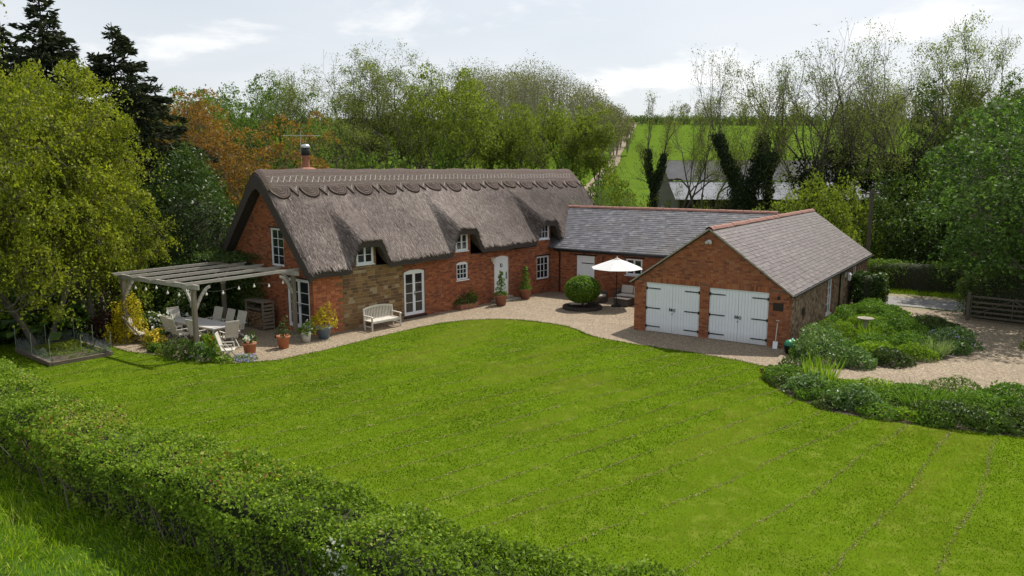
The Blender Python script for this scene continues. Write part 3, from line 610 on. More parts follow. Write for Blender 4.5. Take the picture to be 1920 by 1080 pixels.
ys = np.unique(np.concatenate([np.linspace(-.42, CL + .3, 300), np.linspace(-.42, 0, 12)])); xs = np.concatenate([np.linspace(.44, -3.5, 64), np.linspace(-3.7, -7.45, 18)])
Yg, Xg = np.meshgrid(ys, xs, indexing='ij'); Zt = thatch_top(Xg, Yg); th = np.interp(Xg, [-7.45, -6.9, -3.5, -.1, .44], [.42, .56, .62, .58, .42])
Zb = Zt - th; ni, nj = Yg.shape; I = np.arange(ni * nj).reshape(ni, nj); J = I + ni * nj
q = lambda a, b, c, d: np.stack([a, b, c, d], -1).reshape(-1, 4)
F = np.concatenate([q(I[:-1, :-1], I[1:, :-1], I[1:, 1:], I[:-1, 1:]), q(J[:-1, :-1], J[:-1, 1:], J[1:, 1:], J[1:, :-1]), q(I[:-1, 0], J[:-1, 0], J[1:, 0], I[1:, 0]), q(I[:-1, -1], I[1:, -1], J[1:, -1], J[:-1, -1]), q(I[0, :-1], I[0, 1:], J[0, 1:], J[0, :-1]), q(I[-1, :-1], J[-1, :-1], J[-1, 1:], I[-1, 1:])])
Xl = Xg - .04 * (Xg > .4) * 0
V = np.concatenate([np.stack([Xg, Yg, Zt], -1).reshape(-1, 3), np.stack([Xl, Yg, Zb], -1).reshape(-1, 3)])
sm = np.zeros(len(F), bool); sm[:2 * (ni - 1) * (nj - 1)] = True
nc = 2 * (ni - 1) * (nj - 1); mi_ = np.zeros(len(F), int); mi_[(ni - 1) * (nj - 1):] = 1; mi_[nc:nc + 2 * (ni - 1)] = 1; me = mesh_np('thatch_roof', V, F, ['thatch', 'thatch_cut_shaded'], mi=mi_); me.polygons.foreach_set('use_smooth', sm); roof = link('thatch_roof', me, cot)
# loose straw ends
n = 95000; px = rng.uniform(-3.4, .44, n); py = rng.uniform(-.4, CL + .25, n); pz = thatch_top(px, py); e = .02
gx = (thatch_top(px + e, py) - pz) / e; gy = (thatch_top(px, py + e) - pz) / e; nn = unit(np.stack([-gx, -gy, np.ones(n)], 1)); down = unit(np.stack([np.ones(n), -.03 + rng.normal(size=n) * .10, gx], 1)); sd3 = np.cross(nn, down)
L = rng.uniform(.10, .32, n)[:, None]; W = rng.uniform(.006, .014, n)[:, None]; P0 = np.stack([px, py, pz], 1) + nn * .003; P1 = P0 + down * L + nn * rng.uniform(.0, .022, n)[:, None]
V = np.stack([P0 - sd3 * W, P0 + sd3 * W, P1 + sd3 * W * .6, P1 - sd3 * W * .6], 1).reshape(-1, 3)
tag(link('thatch_straw', mesh_np('thatch_straw', V, np.arange(4 * n).reshape(n, 4), 'straw', np.clip(.42 + .26 * fnoise(P0, 1.2) + .22 * rng.normal(size=n), 0, .999)), roof), kind='stuff')
# fringe of straw along the verge and eave
# block-cut ridge with scallops and points
NS = 15; per = (CL + .5) / NS
def cap_edge(y):
    t = ((y + .32) / per) % 1.0; s = np.where(t < .64, np.sqrt(np.clip(1 - ((t - .32) / .34) ** 2, 0, 1)), 0); p = np.where(t >= .64, 1 - np.abs((t - .82) / .18), 0)
    return np.maximum(s * .42, p * .36)
yc = np.linspace(-.40, CL + .28, 760); tt = np.linspace(0, 1, 14); e1 = -2.55 + cap_edge(yc); Yc, Tc = np.meshgrid(yc, tt, indexing='ij')
Xc = -3.5 + Tc * (e1[:, None] + 3.5); Xc2 = -3.5 - Tc[:, ::-1] * 1.1; Xa = np.concatenate([Xc2[:, :-1], Xc], 1); Ya = np.repeat(yc[:, None], Xa.shape[1], 1); base = thatch_top(Xa, Ya)
Za = base + .105; ni, nj = Xa.shape; I = np.arange(ni * nj).reshape(ni, nj); J = I + ni * nj
F = np.concatenate([q(I[:-1, :-1], I[:-1, 1:], I[1:, 1:], I[1:, :-1]), q(I[:-1, -1], J[:-1, -1], J[1:, -1], I[1:, -1]), q(I[:-1, 0], I[1:, 0], J[1:, 0], J[:-1, 0]), q(I[0, :-1], J[0, :-1], J[0, 1:], I[0, 1:]), q(I[-1, :-1], I[-1, 1:], J[-1, 1:], J[-1, :-1])])
F[:(ni - 1) * (nj - 1)] = F[:(ni - 1) * (nj - 1), ::-1]
V = np.concatenate([np.stack([Xa, Ya, Za], -1).reshape(-1, 3), np.stack([Xa, Ya, base - .05], -1).reshape(-1, 3)])
cap = link('ridge_cap', mesh_np('ridge_cap', V, F, 'thatch'), roof)
def cap_p(x, y, up=.112): return (x, y, float(thatch_top(x, y)) + up)
mb = MB(); yy = np.arange(-.2, CL + .1, .4)
for x in (-3.18, -2.98, -2.72, -2.58):
    for a, b in zip(yy[:-1], yy[1:]): mb.bar(cap_p(x, a), cap_p(x, b), .022, .02)
k = 0
for a in np.arange(-.1, CL - .5, .30):
    mb.bar(cap_p(-2.72, a), cap_p(-2.98, a + .26), .024, .02); mb.bar(cap_p(-2.98, a), cap_p(-2.72, a + .26), .022, .03)
for k in range(NS):
    y0 = -.32 + per * (k + .82)
    if y0 < CL: mb.bar(cap_p(-2.55, y0 - .14), cap_p(-2.34, y0 + .02), .02, .02); mb.bar(cap_p(-2.55, y0 + .12), cap_p(-2.34, y0 - .04), .02, .02)
    yc0 = -.32 + per * (k + .32)
tag(mb.build('hazel_rods', 'hazel', roof), kind='stuff')
for k in range(NS):                                   # stitched arcs inside each scallop
    mb = MB()
    yc0 = -.32 + per * (k + .32)
    for rr in (.14, .24, .33):
        pts = [(-2.52 + rr * 1.05 * math.sin(t), yc0 + rr * 1.1 * math.cos(t)) for t in np.linspace(.1, math.pi - .1, 9)]
        for a, b in zip(pts[:-1], pts[1:]):
            if -.35 < a[1] < CL + .2 and -.35 < b[1] < CL + .2: mb.bar(cap_p(*a), cap_p(*b), .018, .018)
    mb.build('scallop_stitching', 'dark_timber', roof)
# walls
FR = Face((0, 0, 0), (0, 1, 0)); GB = Face((0, 0, 0), (1, 0, 0))
H_F = [(5.0, 6.3, .12, 2.34), (8.48, 9.30, 1.48, 2.42), (11.30, 12.45, .28, 2.46), (14.87, 16.0, .82, 2.14)]
H_D = [(2.28, 3.22, 2.86, 3.70), (8.42, 9.28, 2.97, 3.86), (15.0, 15.93, 3.12, 3.95)]
H_G = [(-1.98, -.29, .2, 2.38), (-3.15, -2.12, 2.81, 4.49)]
wall(FR, [(0, 0), (CL, 0), (CL, 2.74), (0, 2.74)], H_F, cot)
for (c, zh), h in zip(DORM, H_D): wall(FR, [(c - .62, 2.742), (c + .62, 2.742), (c + .62, zh + .2), (c - .62, zh + .2)], [h], cot, 'dormer_wall')
gpoly = [(-7.0, 0), (-.262, 0), (-.262, 2.9), (-3.5, 6.35), (-7.0, 2.62)]
GW = Face((0, .0, 0), (1, 0, 0)); wall(GW, gpoly, H_G, cot, 'gable_wall')
mb = MB(); mb.box((-7.0, .262, 0), (-6.74, CL, 2.6)); mb.build('rear_wall', 'brick', cot)
mb = MB(); mb.prism([(-6.738, CL - .26, 0), (-.262, CL - .26, 0), (-.262, CL - .26, 2.7), (-3.5, CL - .26, 6.3), (-6.738, CL - .26, 2.6)], (0, .258, 0)); mb.build('far_gable_wall', 'brick', cot)
masonry(FR, [(0.0, 0), (1.5, 0), (1.5, 2.73), (0.0, 2.73)], [], cot, 'brick_orange', 'brick', 'corner_brick_courses', single=0)
stone_poly = [(1.52, 0), (4.98, 0), (4.98, 2.73), (1.52, 2.73)]
mb = MB(); FR.box(mb, 1.515, 4.985, 0, 2.735, -.02, .006); mb.build('stone_mortar', 'lime', cot)
masonry(FR, stone_poly, [], cot, 'ironstone', 'stone_block', 'stone_blocks', ch=.15, ln=(.18, .46), gap=.02, single=400, proud=.018, uneven=.4)
for k in range(8):
    z_ = .06 + k * .32 + rng.uniform(0, .06); wd_ = rng.uniform(.16, .42); mb = MB(); FR.box(mb, 1.56 - wd_, 1.56, z_, z_ + .14, -.02, .024); mb.build('stone_block', 'ironstone', cot)
masonry(FR, [(5.0, 0), (CL, 0), (CL, 2.73), (5.0, 2.73)], H_F, cot, 'brick', 'brick', 'front_brick_courses')
for (c, zh), h, mm in zip(DORM, H_D, ('ironstone', 'brick', 'brick')): masonry(FR, [(c - .62, 2.745), (c + .62, 2.745), (c + .62, zh + .2), (c - .62, zh + .2)], [h], cot, mm, 'brick', 'dormer_brick_courses')
masonry(GW, [(-7.0, 0), (0.008, 0), (0.008, 2.62), (-3.5, 6.35), (-7.0, 2.62)], H_G, cot, 'brick', 'brick', 'gable_brick_courses')
# openings
window(FR, cot, *H_F[0], 1, 4, rise=.11, casements=2, tall=1, name='french_door', sill=None, handle=True); spandrel(FR, cot, *H_F[0][:2], H_F[0][3], .11, 'brick')
mb = MB(); FR.box(mb, 4.95, 6.35, 0, .115, -.1, .10); mb.build('door_sill', 'dark_timber', cot)
window(FR, cot, *H_F[1], 3, 3, rise=.10, sill='white'); spandrel(FR, cot, *H_F[1][:2], H_F[1][3], .10, 'brick')
window(FR, cot, *H_F[3], 3, 3, sill='brick'); lintel(FR, cot, *H_F[3][:2], H_F[3][3])
window(FR, cot, *H_D[0], 1, 2, casements=2, sill='white', d=.0); window(FR, cot, *H_D[1], 1, 2, casements=2, sill='white', d=.0); window(FR, cot, *H_D[2], 3, 2, sill='white', d=.0)
window(GB, cot, *H_G[0], 1, 4, casements=2, tall=1, name='french_door', sill=None, handle=True)
window(GB, cot, *H_G[1], 2, 4, sill=None); lintel(GB, cot, *H_G[1][:2], H_G[1][3], .07); lintel(GB, cot, *H_G[0][:2], H_G[0][3], .07)
# plank front door
u0, u1, v0, v1 = H_F[2]; mb = MB(); FR.box(mb, u0, u0 + .05, v0, v1 - .12, -.12, -.02); FR.box(mb, u1 - .05, u1, v0, v1 - .12, -.12, -.02); arch_top(mb, FR, u0, u1, v1, .12, .03, -.12, -.02)
fd = mb.build('front_door', 'white', cot); nb = 8; bw = (u1 - u0 - .1) / nb
for k in range(nb): mb = MB(); FR.box(mb, u0 + .05 + bw * k, u0 + .05 + bw * (k + 1) - .006, v0 + .01, v1 - .14, -.10, -.055); mb.build('board', 'white', fd)
mb = MB(); FR.box(mb, u0 + .05, u1 - .05, v0, v1 - .13, -.13, -.101); mb.build('backing', 'white', fd)
mb = MB(); FR.box(mb, u0 + .42, u0 + .70, 1.10, 1.20, -.055, -.04); mb.build('letter_plate', 'iron', fd)
mb = MB(); mb.tube([FR.p(u0 + .60 + .07 * math.sin(t), 1.93 + .09 * math.cos(t), -.03) for t in np.linspace(0.2, 6.1, 12)], .016, 6); FR.box(mb, u0 + .52, u0 + .55, 1.84, 2.04, -.055, -.03); mb.build('knocker', 'iron', fd)
mb = MB(); FR.box(mb, u1 - .17, u1 - .13, 1.15, 1.55, -.055, -.02); mb.build('handle', 'iron', fd); spandrel(FR, cot, u0, u1, v1, .12, 'brick')
mb = MB(); mb.box((-.1, u0 - .25, 0), (.55, u1 + .45, .115)); mb.box((-.1, u0 - .05, .116), (.22, u1 + .1, .25)); mb.build('door_step', 'stone_step', cot, bevel=.02)
mb = MB(); mb.tube([(.06, 16.35, .05), (.06, 16.35, 2.55)], .042, 8); mb.build('downpipe', 'gutter', cot)
spandrel_ = None
# wall lantern beside the front door
def wall_lantern(name, label, loc, rotz, col='white', s=1.0):
    t = thing(name, label, 'lantern', loc, rotz, scale=s); mb = MB(); mb.box((-.02, -.04, -.1), (.02, .04, .12)); mb.bar((.01, 0, .08), (.14, 0, .13), .02, .02); mb.build('bracket', col, t)
    mb = MB(); mb.lathe([(.0, .12), (.05, .1), (.10, .04), (.105, .03)], 6, (.15, 0, 0), False); mb.lathe([(.02, -.24), (.06, -.22), (.065, -.2)], 6, (.15, 0, 0), False)
    for k in range(6): a = k * math.pi / 3; mb.bar((.15 + .09 * math.cos(a), .09 * math.sin(a), .04), (.15 + .055 * math.cos(a), .055 * math.sin(a), -.2), .014, .014)
    mb.build('lantern_frame', col, t); mb = MB(); mb.lathe([(.045, -.2), (.08, .035)], 6, (.15, 0, 0), False); mb.build('lantern_glass', 'bulb', t); return t
lx_, ly_ = rotz_pt(.03, 11.08); wall_lantern('wall_lantern', 'small cream six sided lantern on brick beside the arched front door', (lx_, ly_, 2.32), R_(-7), 'teak')
# chimney and aerial
ch = thing('chimney', 'round cement cap with red clay pot, black band and silver cowl on the thatch ridge', 'chimney', (*rotz_pt(-4.0, 2.55), 6.85), R_(-7))
mb = MB(); mb.lathe([(.85, -.25), (.78, .06), (.55, .2), (.30, .30), (.0, .32)], 20); mb.build('cement_cap', 'old_terracotta', ch)
mb = MB(); mb.lathe([(.19, .27), (.17, .5), (.165, .78), (.19, .80), (.19, .85), (.0, .85)], 16); mb.build('clay_pot', 'old_terracotta', ch)
mb = MB(); mb.lathe([(.17, .84), (.20, .87), (.20, 1.2), (.17, 1.22)], 16); mb.build('black_band', 'iron', ch)
mb = MB(); mb.lathe([(.21, 1.21), (.22, 1.25), (.21, 1.32), (.12, 1.38), (.0, 1.39)], 16); mb.build('cowl', 'metal', ch)
ae = thing('tv_aerial', 'thin horizontal television aerial on a slim mast behind the chimney pot', 'aerial', (*rotz_pt(-4.3, 2.5), 6.9), R_(-7))
mb = MB(); mb.tube([(0, 0, -.3), (0, 0, 1.95)], .008, 5); mb.build('mast', 'metal', ae)
mb = MB(); mb.bar((-.3, -.75, 1.72), (.35, .85, 1.75), .016, .016)
for k in range(7): f_ = -.6 + k * .2; c0 = Vector((.02, .05, 1.735)) + Vector((.325, .8, .015)) * f_ * 1.2; mb.bar(c0 + Vector((-.22, .1, 0)), c0 + Vector((.22, -.1, 0)), .014, .014)
mb.build('boom', 'metal', ae)

# ------------------------------------------------------------------ slate wing between cottage and garage
wing = thing('slate_wing', 'single storey red brick wing with blue grey slate roof joining cottage and garage', 'outbuilding', (-24.2, 37.0, 0))
WF = Face((0, 0, 0), (1, 0, 0)); WL = 13.56; wx = lambda x: x + 24.2
H_W = [(wx(-20.84), wx(-19.71), .02, 2.24), (wx(-17.78), wx(-16.80), 1.36, 2.28)]
wp = [(1.6, 0), (WL, 0), (WL, 2.6), (1.6, 2.6)]
wall(WF, wp, H_W, wing); masonry(WF, wp, H_W, wing, 'brick', 'brick', 'brick_courses')
mb = MB(); mb.box((1.6, 6.5, 0), (WL, 6.76, 2.6)); mb.build('rear_wall', 'brick', wing)
u0, u1, v0, v1 = H_W[0]; mb = MB(); WF.box(mb, u0, u0 + .05, v0, v1, -.1, -.02); WF.box(mb, u1 - .05, u1, v0, v1, -.1, -.02); WF.box(mb, u0 + .05, u1 - .05, v1 - .05, v1, -.1, -.02); WF.box(mb, u0 + .05, u1 - .05, v0, v1 - .05, -.12, -.09)
wd = mb.build('plank_door', 'white', wing); nb = 8; bw = (u1 - u0 - .1) / nb
for k in range(nb): mb = MB(); WF.box(mb, u0 + .05 + bw * k, u0 + .05 + bw * (k + 1) - .006, v0, v1 - .055, -.088, -.05); mb.build('board', 'white', wd)
for hv in (.45, 1.82): mb = MB(); WF.box(mb, u0 + .3, u1 - .07, hv - .025, hv + .025, -.05, -.035); mb.build('strap_hinge', 'iron', wd)
mb = MB(); WF.box(mb, u0 + .11, u0 + .15, .95, 1.15, -.05, -.02); mb.build('latch', 'iron', wd)
lintel(WF, wing, u0, u1, v1); window(WF, wing, *H_W[1], 1, 1, casements=2, sill='white'); lintel(WF, wing, *H_W[1][:2], H_W[1][3])
rise_ = Vector((0, 3.55, 2.2)); sl_ = rise_.length
mb = MB(); mb.prism([(0.3, -.25, 2.60), (0.3, 3.3, 4.80), (0.3, 6.95, 2.60)], (WL + 0.02 - .3, 0, 0)); mb.build('roof_deck', 'dark_timber', wing)
slates((.3, -.28, 2.605), (1, 0, 0), rise_, WL - .3, sl_, wing, 'slate')
mb = MB(); mb.add([(0.3, 6.98, 2.64), (WL, 6.98, 2.64), (WL, 3.3, 4.83), (0.3, 3.3, 4.83)], [(0, 3, 2, 1)]); mb.build('rear_slope', 'slate', wing)
ridge_tiles(wing, (.3, 3.29, 4.87), (WL + .0, 3.29, 4.87))
mb = MB(); mb.tube([(2.0, -.33, 2.56), (10.3, -.33, 2.54)], .06, 8); mb.box((2.0, -.27, 2.44), (10.3, -.24, 2.60)); mb.build('gutter', 'gutter', wing)
mb = MB(); mb.tube([(2.25, -.32, 2.5), (2.25, -.06, 2.3), (2.25, -.06, .05)], .04, 8); mb.build('downpipe', 'gutter', wing)
mb = MB(); WF.box(mb, wx(-19.2), wx(-19.15), 1.98, 2.22, 0, .03); WF.box(mb, wx(-19.25), wx(-19.10), 1.98, 2.01, .03, .05); mb.build('iron_bracket', 'iron', wing)

# ------------------------------------------------------------------ garage block
gar = thing('double_garage', 'brick gabled garage with two pairs of white boarded doors and brown slate roof', 'garage', (-13.95, 30.0, 0))
GWd, GL = 6.63, 17.3
GF = Face((0, 0, 0), (1, 0, 0)); GS = Face((GWd, 0, 0), (0, 1, 0)); gx_ = lambda x: x + 13.95
DO = [(gx_(-13.40), gx_(-10.97), 0, 2.19), (gx_(-10.55), gx_(-8.12), 0, 2.19)]
gp = [(0, 0), (GWd, 0), (GWd, 2.26), (GWd / 2, 4.58), (0, 2.26)]
wall(GF, gp, DO, gar, 'front_wall')
near = lambda t: -t[0] - .6 * t[2]
masonry(GF, gp, [(a, b, c, d + .23) for a, b, c, d in DO], gar, 'brick_garage', 'brick', 'brick_courses', single=300, key=near)
mb = MB()                                            # soldier course over the doors
tn = []
for a, b, c, d in DO:
    u = a
    while u < b - .03: GF.box(mb, u, min(u + .066, b), d + .004, d + .222, -.04, .011 + rng.uniform(-.002, .002)); tn.append(rng.uniform()); u += .076
o = mb.build('soldier_course', 'brick_garage', gar); tag(o, kind='stuff'); at_ = o.data.attributes.new('tone', 'FLOAT', 'FACE'); at_.data.foreach_set('value', np.repeat(tn, 6).astype(np.float32))
for (a, b, c, d) in DO:
    mid = (a + b) / 2; mb = MB(); GF.box(mb, a, b, d - .05, d, -.14, -.03); GF.box(mb, a, a + .04, 0.01, d - .05, -.14, -.03); GF.box(mb, b - .04, b, .01, d - .05, -.14, -.03); mb.build('door_frame', 'white_board', gar)
    for (l, r_, s) in ((a + .045, mid - .004, 0), (mid + .004, b - .045, 1)):
        mb = MB(); GF.box(mb, l, r_, .03, d - .055, -.10, -.075); leaf = mb.build('garage_door', 'white_board', gar); nb = 9; bw = (r_ - l) / nb
        for k in range(nb): mb = MB(); GF.box(mb, l + bw * k + .002, l + bw * (k + 1) - .004, .03, d - .056, -.0745, -.03 + rng.uniform(-.002, .002)); mb.build('board', 'white_board', leaf)
        for hv in (.25, 1.06, 1.93):
            mb = MB()
            if s == 0: GF.box(mb, l - .02, l + .62, hv - .022, hv + .022, -.03, -.012); GF.box(mb, l - .05, l + .01, hv - .06, hv + .06, -.03, .02)
            else: GF.box(mb, r_ - .62, r_ + .02, hv - .022, hv + .022, -.03, -.012); GF.box(mb, r_ - .01, r_ + .05, hv - .06, hv + .06, -.03, .02)
            mb.build('strap_hinge', 'iron', leaf)
        if s == 1:
            mb = MB(); GF.box(mb, mid - .13, mid + .02, 1.05, 1.075, -.03, -.005); GF.box(mb, mid - .13, mid - .10, 1.0, 1.13, -.03, .0); GF.box(mb, mid - .045, mid - .015, 1.0, 1.13, -.03, .0)
            mb.tube([GF.p(mid + .09 + .05 * math.cos(t), 1.05 + .06 * math.sin(t), .0) for t in np.linspace(0, 6.0, 12)], .014, 6); GF.box(mb, mid - .02, mid + .02, .86, .90, -.03, -.01); mb.build('latch', 'iron', leaf)
H_S = [(6.75, 7.75, .28, 2.02), (12.88, 13.9, .16, 2.02)]
sp_ = [(0, 0), (GL, 0), (GL, 2.28), (0, 2.28)]
wall(GS, [(.262, 0), (GL, 0), (GL, 2.28), (.262, 2.28)], H_S, gar, 'side_wall')
masonry(GS, [(.34, 0), (GL, 0), (GL, 2.27), (.34, 2.27)], [(a - .24, b + .24, 0, d + .02) for a, b, c, d in H_S], gar, 'rubble', 'rubble_stone', 'rubble_courses', ch=.13, ln=(.15, .42), gap=.014, single=250, proud=.02, uneven=.5)
masonry(GS, [(.0, 0), (.335, 0), (.335, 2.27), (.0, 2.27)], [], gar, 'brick_garage', 'quoin_brick', 'quoin_courses', single=60)
for a, b, c, d in H_S:
    for z0, z1 in ((a - .23, a), (b, b + .23)): masonry(GS, [(z0, 0), (z1, 0), (z1, d + .02), (z0, d + .02)], [], gar, 'brick_garage', 'brick', 'jamb_courses')
    masonry(GS, [(a, 0), (b, 0), (b, c - .06), (a, c - .06)], [], gar, 'brick_garage', 'brick', 'apron_courses')
    window(GS, gar, a, b, c, d, 1, 4, casements=2, d=-.03, sill='white')
mb = MB(); mb.box((0, .262, 0), (.26, 7.0, 2.26)); mb.build('yard_wall', 'brick_garage', gar)
mb = MB(); mb.prism([(0, GL - .26, 0), (GWd - .262, GL - .26, 0), (GWd - .262, GL - .26, 2.26), (GWd / 2, GL - .26, 4.58), (0, GL - .26, 2.26)], (0, .258, 0)); mb.build('rear_gable', 'brick_garage', gar)
xr = GWd / 2; ov = .16; ez = 2.26 + .02; zrg = 4.66; dxs = xr + ov
upv = Vector((-dxs, 0, zrg - (ez - .10))); ln_ = upv.length
mb = MB(); mb.prism([(GWd + ov - .02, -.10, ez - .12), (xr, -.10, zrg - .02), (-ov + .02, -.10, ez - .12), (-ov + .02, -.10, ez - .18), (xr, -.10, zrg - .10), (GWd + ov - .02, -.10, ez - .18)], (0, GL + .5, 0)); mb.build('roof_deck', 'dark_timber', gar)
slates((GWd + ov, -.14, ez - .105), (0, 1, 0), upv, GL + .55, ln_, gar, 'slate_brown', single=300, key=lambda t: t[0] + .8 * t[2])
slates((-ov, GL + .41, ez - .105), (0, -1, 0), Vector((dxs, 0, upv.z)), GL + .55, ln_, gar, 'slate_brown', plural='yard_slate_courses', gauge=.3, wid=.4)
ridge_tiles(gar, (xr, -.15, zrg + .05), (xr, GL + .42, zrg + .05))
mb = MB(); mb.bar((GWd + ov + .02, -.125, ez - .13), (xr, -.125, zrg - .03), .05, .06); mb.bar((-ov - .02, -.125, ez - .13), (xr, -.125, zrg - .03), .05, .06); mb.build('verge_mortar', 'stone_step', gar)
mb = MB(); mb.tube([(GWd + ov + .03, -.1, ez - .16), (GWd + ov + .03, GL + .4, ez - .18)], .05, 8); mb.build('gutter', 'gutter', gar)
mb = MB(); mb.tube([(GWd + ov + .02, 9.4, ez - .2), (GWd + .07, 9.4, ez - .4), (GWd + .07, 9.4, .05)], .04, 8); mb.build('downpipe', 'gutter', gar)
mb = MB(); GS.box(mb, 2.1, 2.55, .95, 1.3, -.01, .035); mb.build('meter_box_recess', 'dark_timber', gar)  # dark slab stands in for the dark meter box recess
mb = MB(); GF.box(mb, GWd - .62, GWd - .22, 1.5, 1.82, 0, .03); mb.build('slate_plaque', 'dark_timber', gar)
wall_lantern('wall_lantern', 'white carriage lantern on the stone side wall between the tall garage windows', (-7.28, 40.9, 1.72), 0, 'white', 1.15)
t = thing('security_light', 'small white twin floodlight high on the garage gable', 'floodlight', (-10.64, 29.98, 4.12))
mb = MB(); mb.box((-.06, -.05, -.05), (.06, .0, .06)); mb.build('base', 'white', t)
for s in (-1, 1): mb = MB(); mb.bar((.03 * s, -.05, -.0), (.1 * s, -.17, -.07), .10, .09); mb.build('lamp_head', 'white_pot', t)
t = thing('sensor_light', 'little black wall light near the garage corner above the plaque', 'light', (-7.72, 29.99, 2.02)); mb = MB(); mb.lathe([(.0, -.07), (.05, -.05), (.055, .04), (.03, .07), (0, .08)], 10, (0, -.08, 0)); mb.build('lamp_head', 'iron', t); mb = MB(); mb.box((-.03, -.05, -.03), (.03, .0, .03)); mb.build('bracket', 'iron', t)
# spade and trug by the garage corner
t = thing('garden_spade', 'steel spade leaning on brick beside the garage doors', 'spade', (-7.72, 29.72, .02)); mb = MB(); mb.tube([(0, .05, .28), (0, .21, 1.0)], .018, 8); mb.build('shaft', 'teak', t)
mb = MB(); mb.prism([(-.09, 0, .0), (.09, 0, .0), (.095, .06, .29), (-.095, .06, .29)], (0, .012, 0)); mb.build('blade', 'metal', t); mb = MB(); mb.tube([(-.06, .235, 1.1), (.06, .235, 1.1)], .016, 6); mb.tube([(-.055, .235, 1.1), (0, .21, 1.0), (.055, .235, 1.1)], .014, 6); mb.build('handle', 'teak', t)
t = thing('garden_trug', 'black rubber trug holding a green bag at the garage corner', 'trug', (-7.0, 29.35, .012)); mb = MB(); mb.lathe([(0, .0), (.22, .0), (.29, .32), (.31, .33), (.285, .31), (.0, .06)], 18); mb.build('bucket', 'iron', t)
bv, bf = [], []
mb = MB(); mb.lathe([(.24, .2), (.27, .36), (.2, .47), (.08, .54), (0, .53)], 11); o = mb.build('green_bag', 'green_plastic', t)
for v_ in o.data.vertices: v_.co.x += .05 * math.sin(v_.co.y * 31); v_.co.z += .05 * math.sin(v_.co.x * 23 + v_.co.y * 17)

# ------------------------------------------------------------------ vegetation builders
def mound(rx, ry, h, n, size, rough=.18, r=rng, base=0.0, shell=.55, flat=.0, seed=0.0, box=0.0):
    """leaf points of a bushy mound on the ground"""
    d = unit(r.normal(size=(n, 3))); d[:, 2] = np.abs(d[:, 2]); 
    if box: d = np.sign(d) * np.abs(d) ** (1 - box); d = d / (np.sum(np.abs(d) ** (2 + 8 * box), 1, keepdims=True) ** (1 / (2 + 8 * box)))
    f = np.where(r.uniform(size=n) < shell, 1 - .12 * r.uniform(size=n), r.uniform(.3, 1, n) ** .5)
    bump = 1 + rough * fnoise(d * 2.2 + seed, 1.6, seed) * 1.6 + rough * .6 * fnoise(d * 5 + seed, 1.6, seed + 4)
    P = d * (f * bump)[:, None] * np.array([rx, ry, h]); P[:, 2] += base; N = unit(d / np.array([rx, ry, h])); return P, N, f
def leaf_tone(P, n, r=rng, seed=0.0, sc=1.5, k=.22): return np.clip(.5 + .3 * fnoise(P, sc, seed) + k * r.normal(size=n), 0, 1)  # leaf colour varies at random, with noise patches
def foliage(name, parent, P, N, size, mat, bias=.45, aspect=.6, seed=0.0, kind=None, r=rng):
    V, F = leaves(P, size, N, bias, aspect, r); return link(name, mesh_np(name, V, F, mat, leaf_tone(P, len(P), r, seed)), parent)
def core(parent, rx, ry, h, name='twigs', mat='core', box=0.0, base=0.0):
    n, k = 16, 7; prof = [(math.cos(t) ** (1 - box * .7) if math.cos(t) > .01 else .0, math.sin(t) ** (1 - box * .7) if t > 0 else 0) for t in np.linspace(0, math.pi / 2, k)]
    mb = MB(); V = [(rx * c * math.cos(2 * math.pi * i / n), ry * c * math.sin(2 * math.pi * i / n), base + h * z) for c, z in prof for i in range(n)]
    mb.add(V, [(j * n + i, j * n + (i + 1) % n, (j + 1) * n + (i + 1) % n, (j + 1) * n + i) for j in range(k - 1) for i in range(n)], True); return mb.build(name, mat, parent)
def stems(parent, n, h, spread, rad=.02, mat='bark_dark', name='stems', r=rng):
    S = []
    for _ in range(n):
        a = r.uniform(0, 6.28); p = np.array([.1 * spread * math.cos(a), .1 * spread * math.sin(a), 0]); q_ = np.array([spread * math.cos(a) * r.uniform(.3, 1), spread * math.sin(a) * r.uniform(.3, 1), h * r.uniform(.7, 1)])
        m_ = (p + q_) / 2 + r.normal(size=3) * spread * .12; S += [[*p, *m_, rad, rad * .75], [*m_, *q_, rad * .75, rad * .35]]
    V, F = tubes_np(S, 5); return link(name, mesh_np(name, V, F, mat, smooth=True), parent)
def shrub(name, label, cat, loc, rx, ry, h, n, size, mat, group=None, rotz=0, rough=.2, aspect=.6, bias=.4, flowers=None, fl_n=0, fl_size=.08, seed=None, with_core=True, r=rng):
    seed = r.uniform(0, 50) if seed is None else seed; t = thing(name, label, cat, loc, rotz, group)
    P, N, f = mound(rx, ry, h, n, size, rough, r, seed=seed); foliage('foliage', t, P, N, size, mat, bias, aspect, seed, r=r)
    stems(t, 6, h * .8, min(rx, ry) * .6, .012 + .012 * h)
    if flowers:
        k = r.choice(len(P), fl_n); c = P[k] * (1.03); c = np.repeat(c, 5, 0) + r.normal(size=(fl_n * 5, 3)) * fl_size * .45; V, F = leaves(c, fl_size, np.repeat(N[k], 5, 0), .6, .9, r); link('blossom', mesh_np('blossom', V, F, flowers, r.uniform(size=len(c))), t)
    return t
def clump(name, label, cat, loc, rad, h, n, width, mat, group=None, lean=.35, r=rng):
    """upright strappy leaves"""
    t = thing(name, label, cat, loc, 0, group); a = r.uniform(0, 6.28, n); d = rad * np.sqrt(r.uniform(size=n)) * .45; P = np.column_stack([d * np.cos(a), d * np.sin(a), np.zeros(n)])
    out = np.column_stack([np.cos(a), np.sin(a)]) * (lean * r.uniform(.2, 1.4, n))[:, None]; V, F = blades(P, h, width, .12, r, out); link('foliage', mesh_np('foliage', V, F, mat, np.clip(.5 + .25 * r.normal(size=n), 0, 1)), t); return t
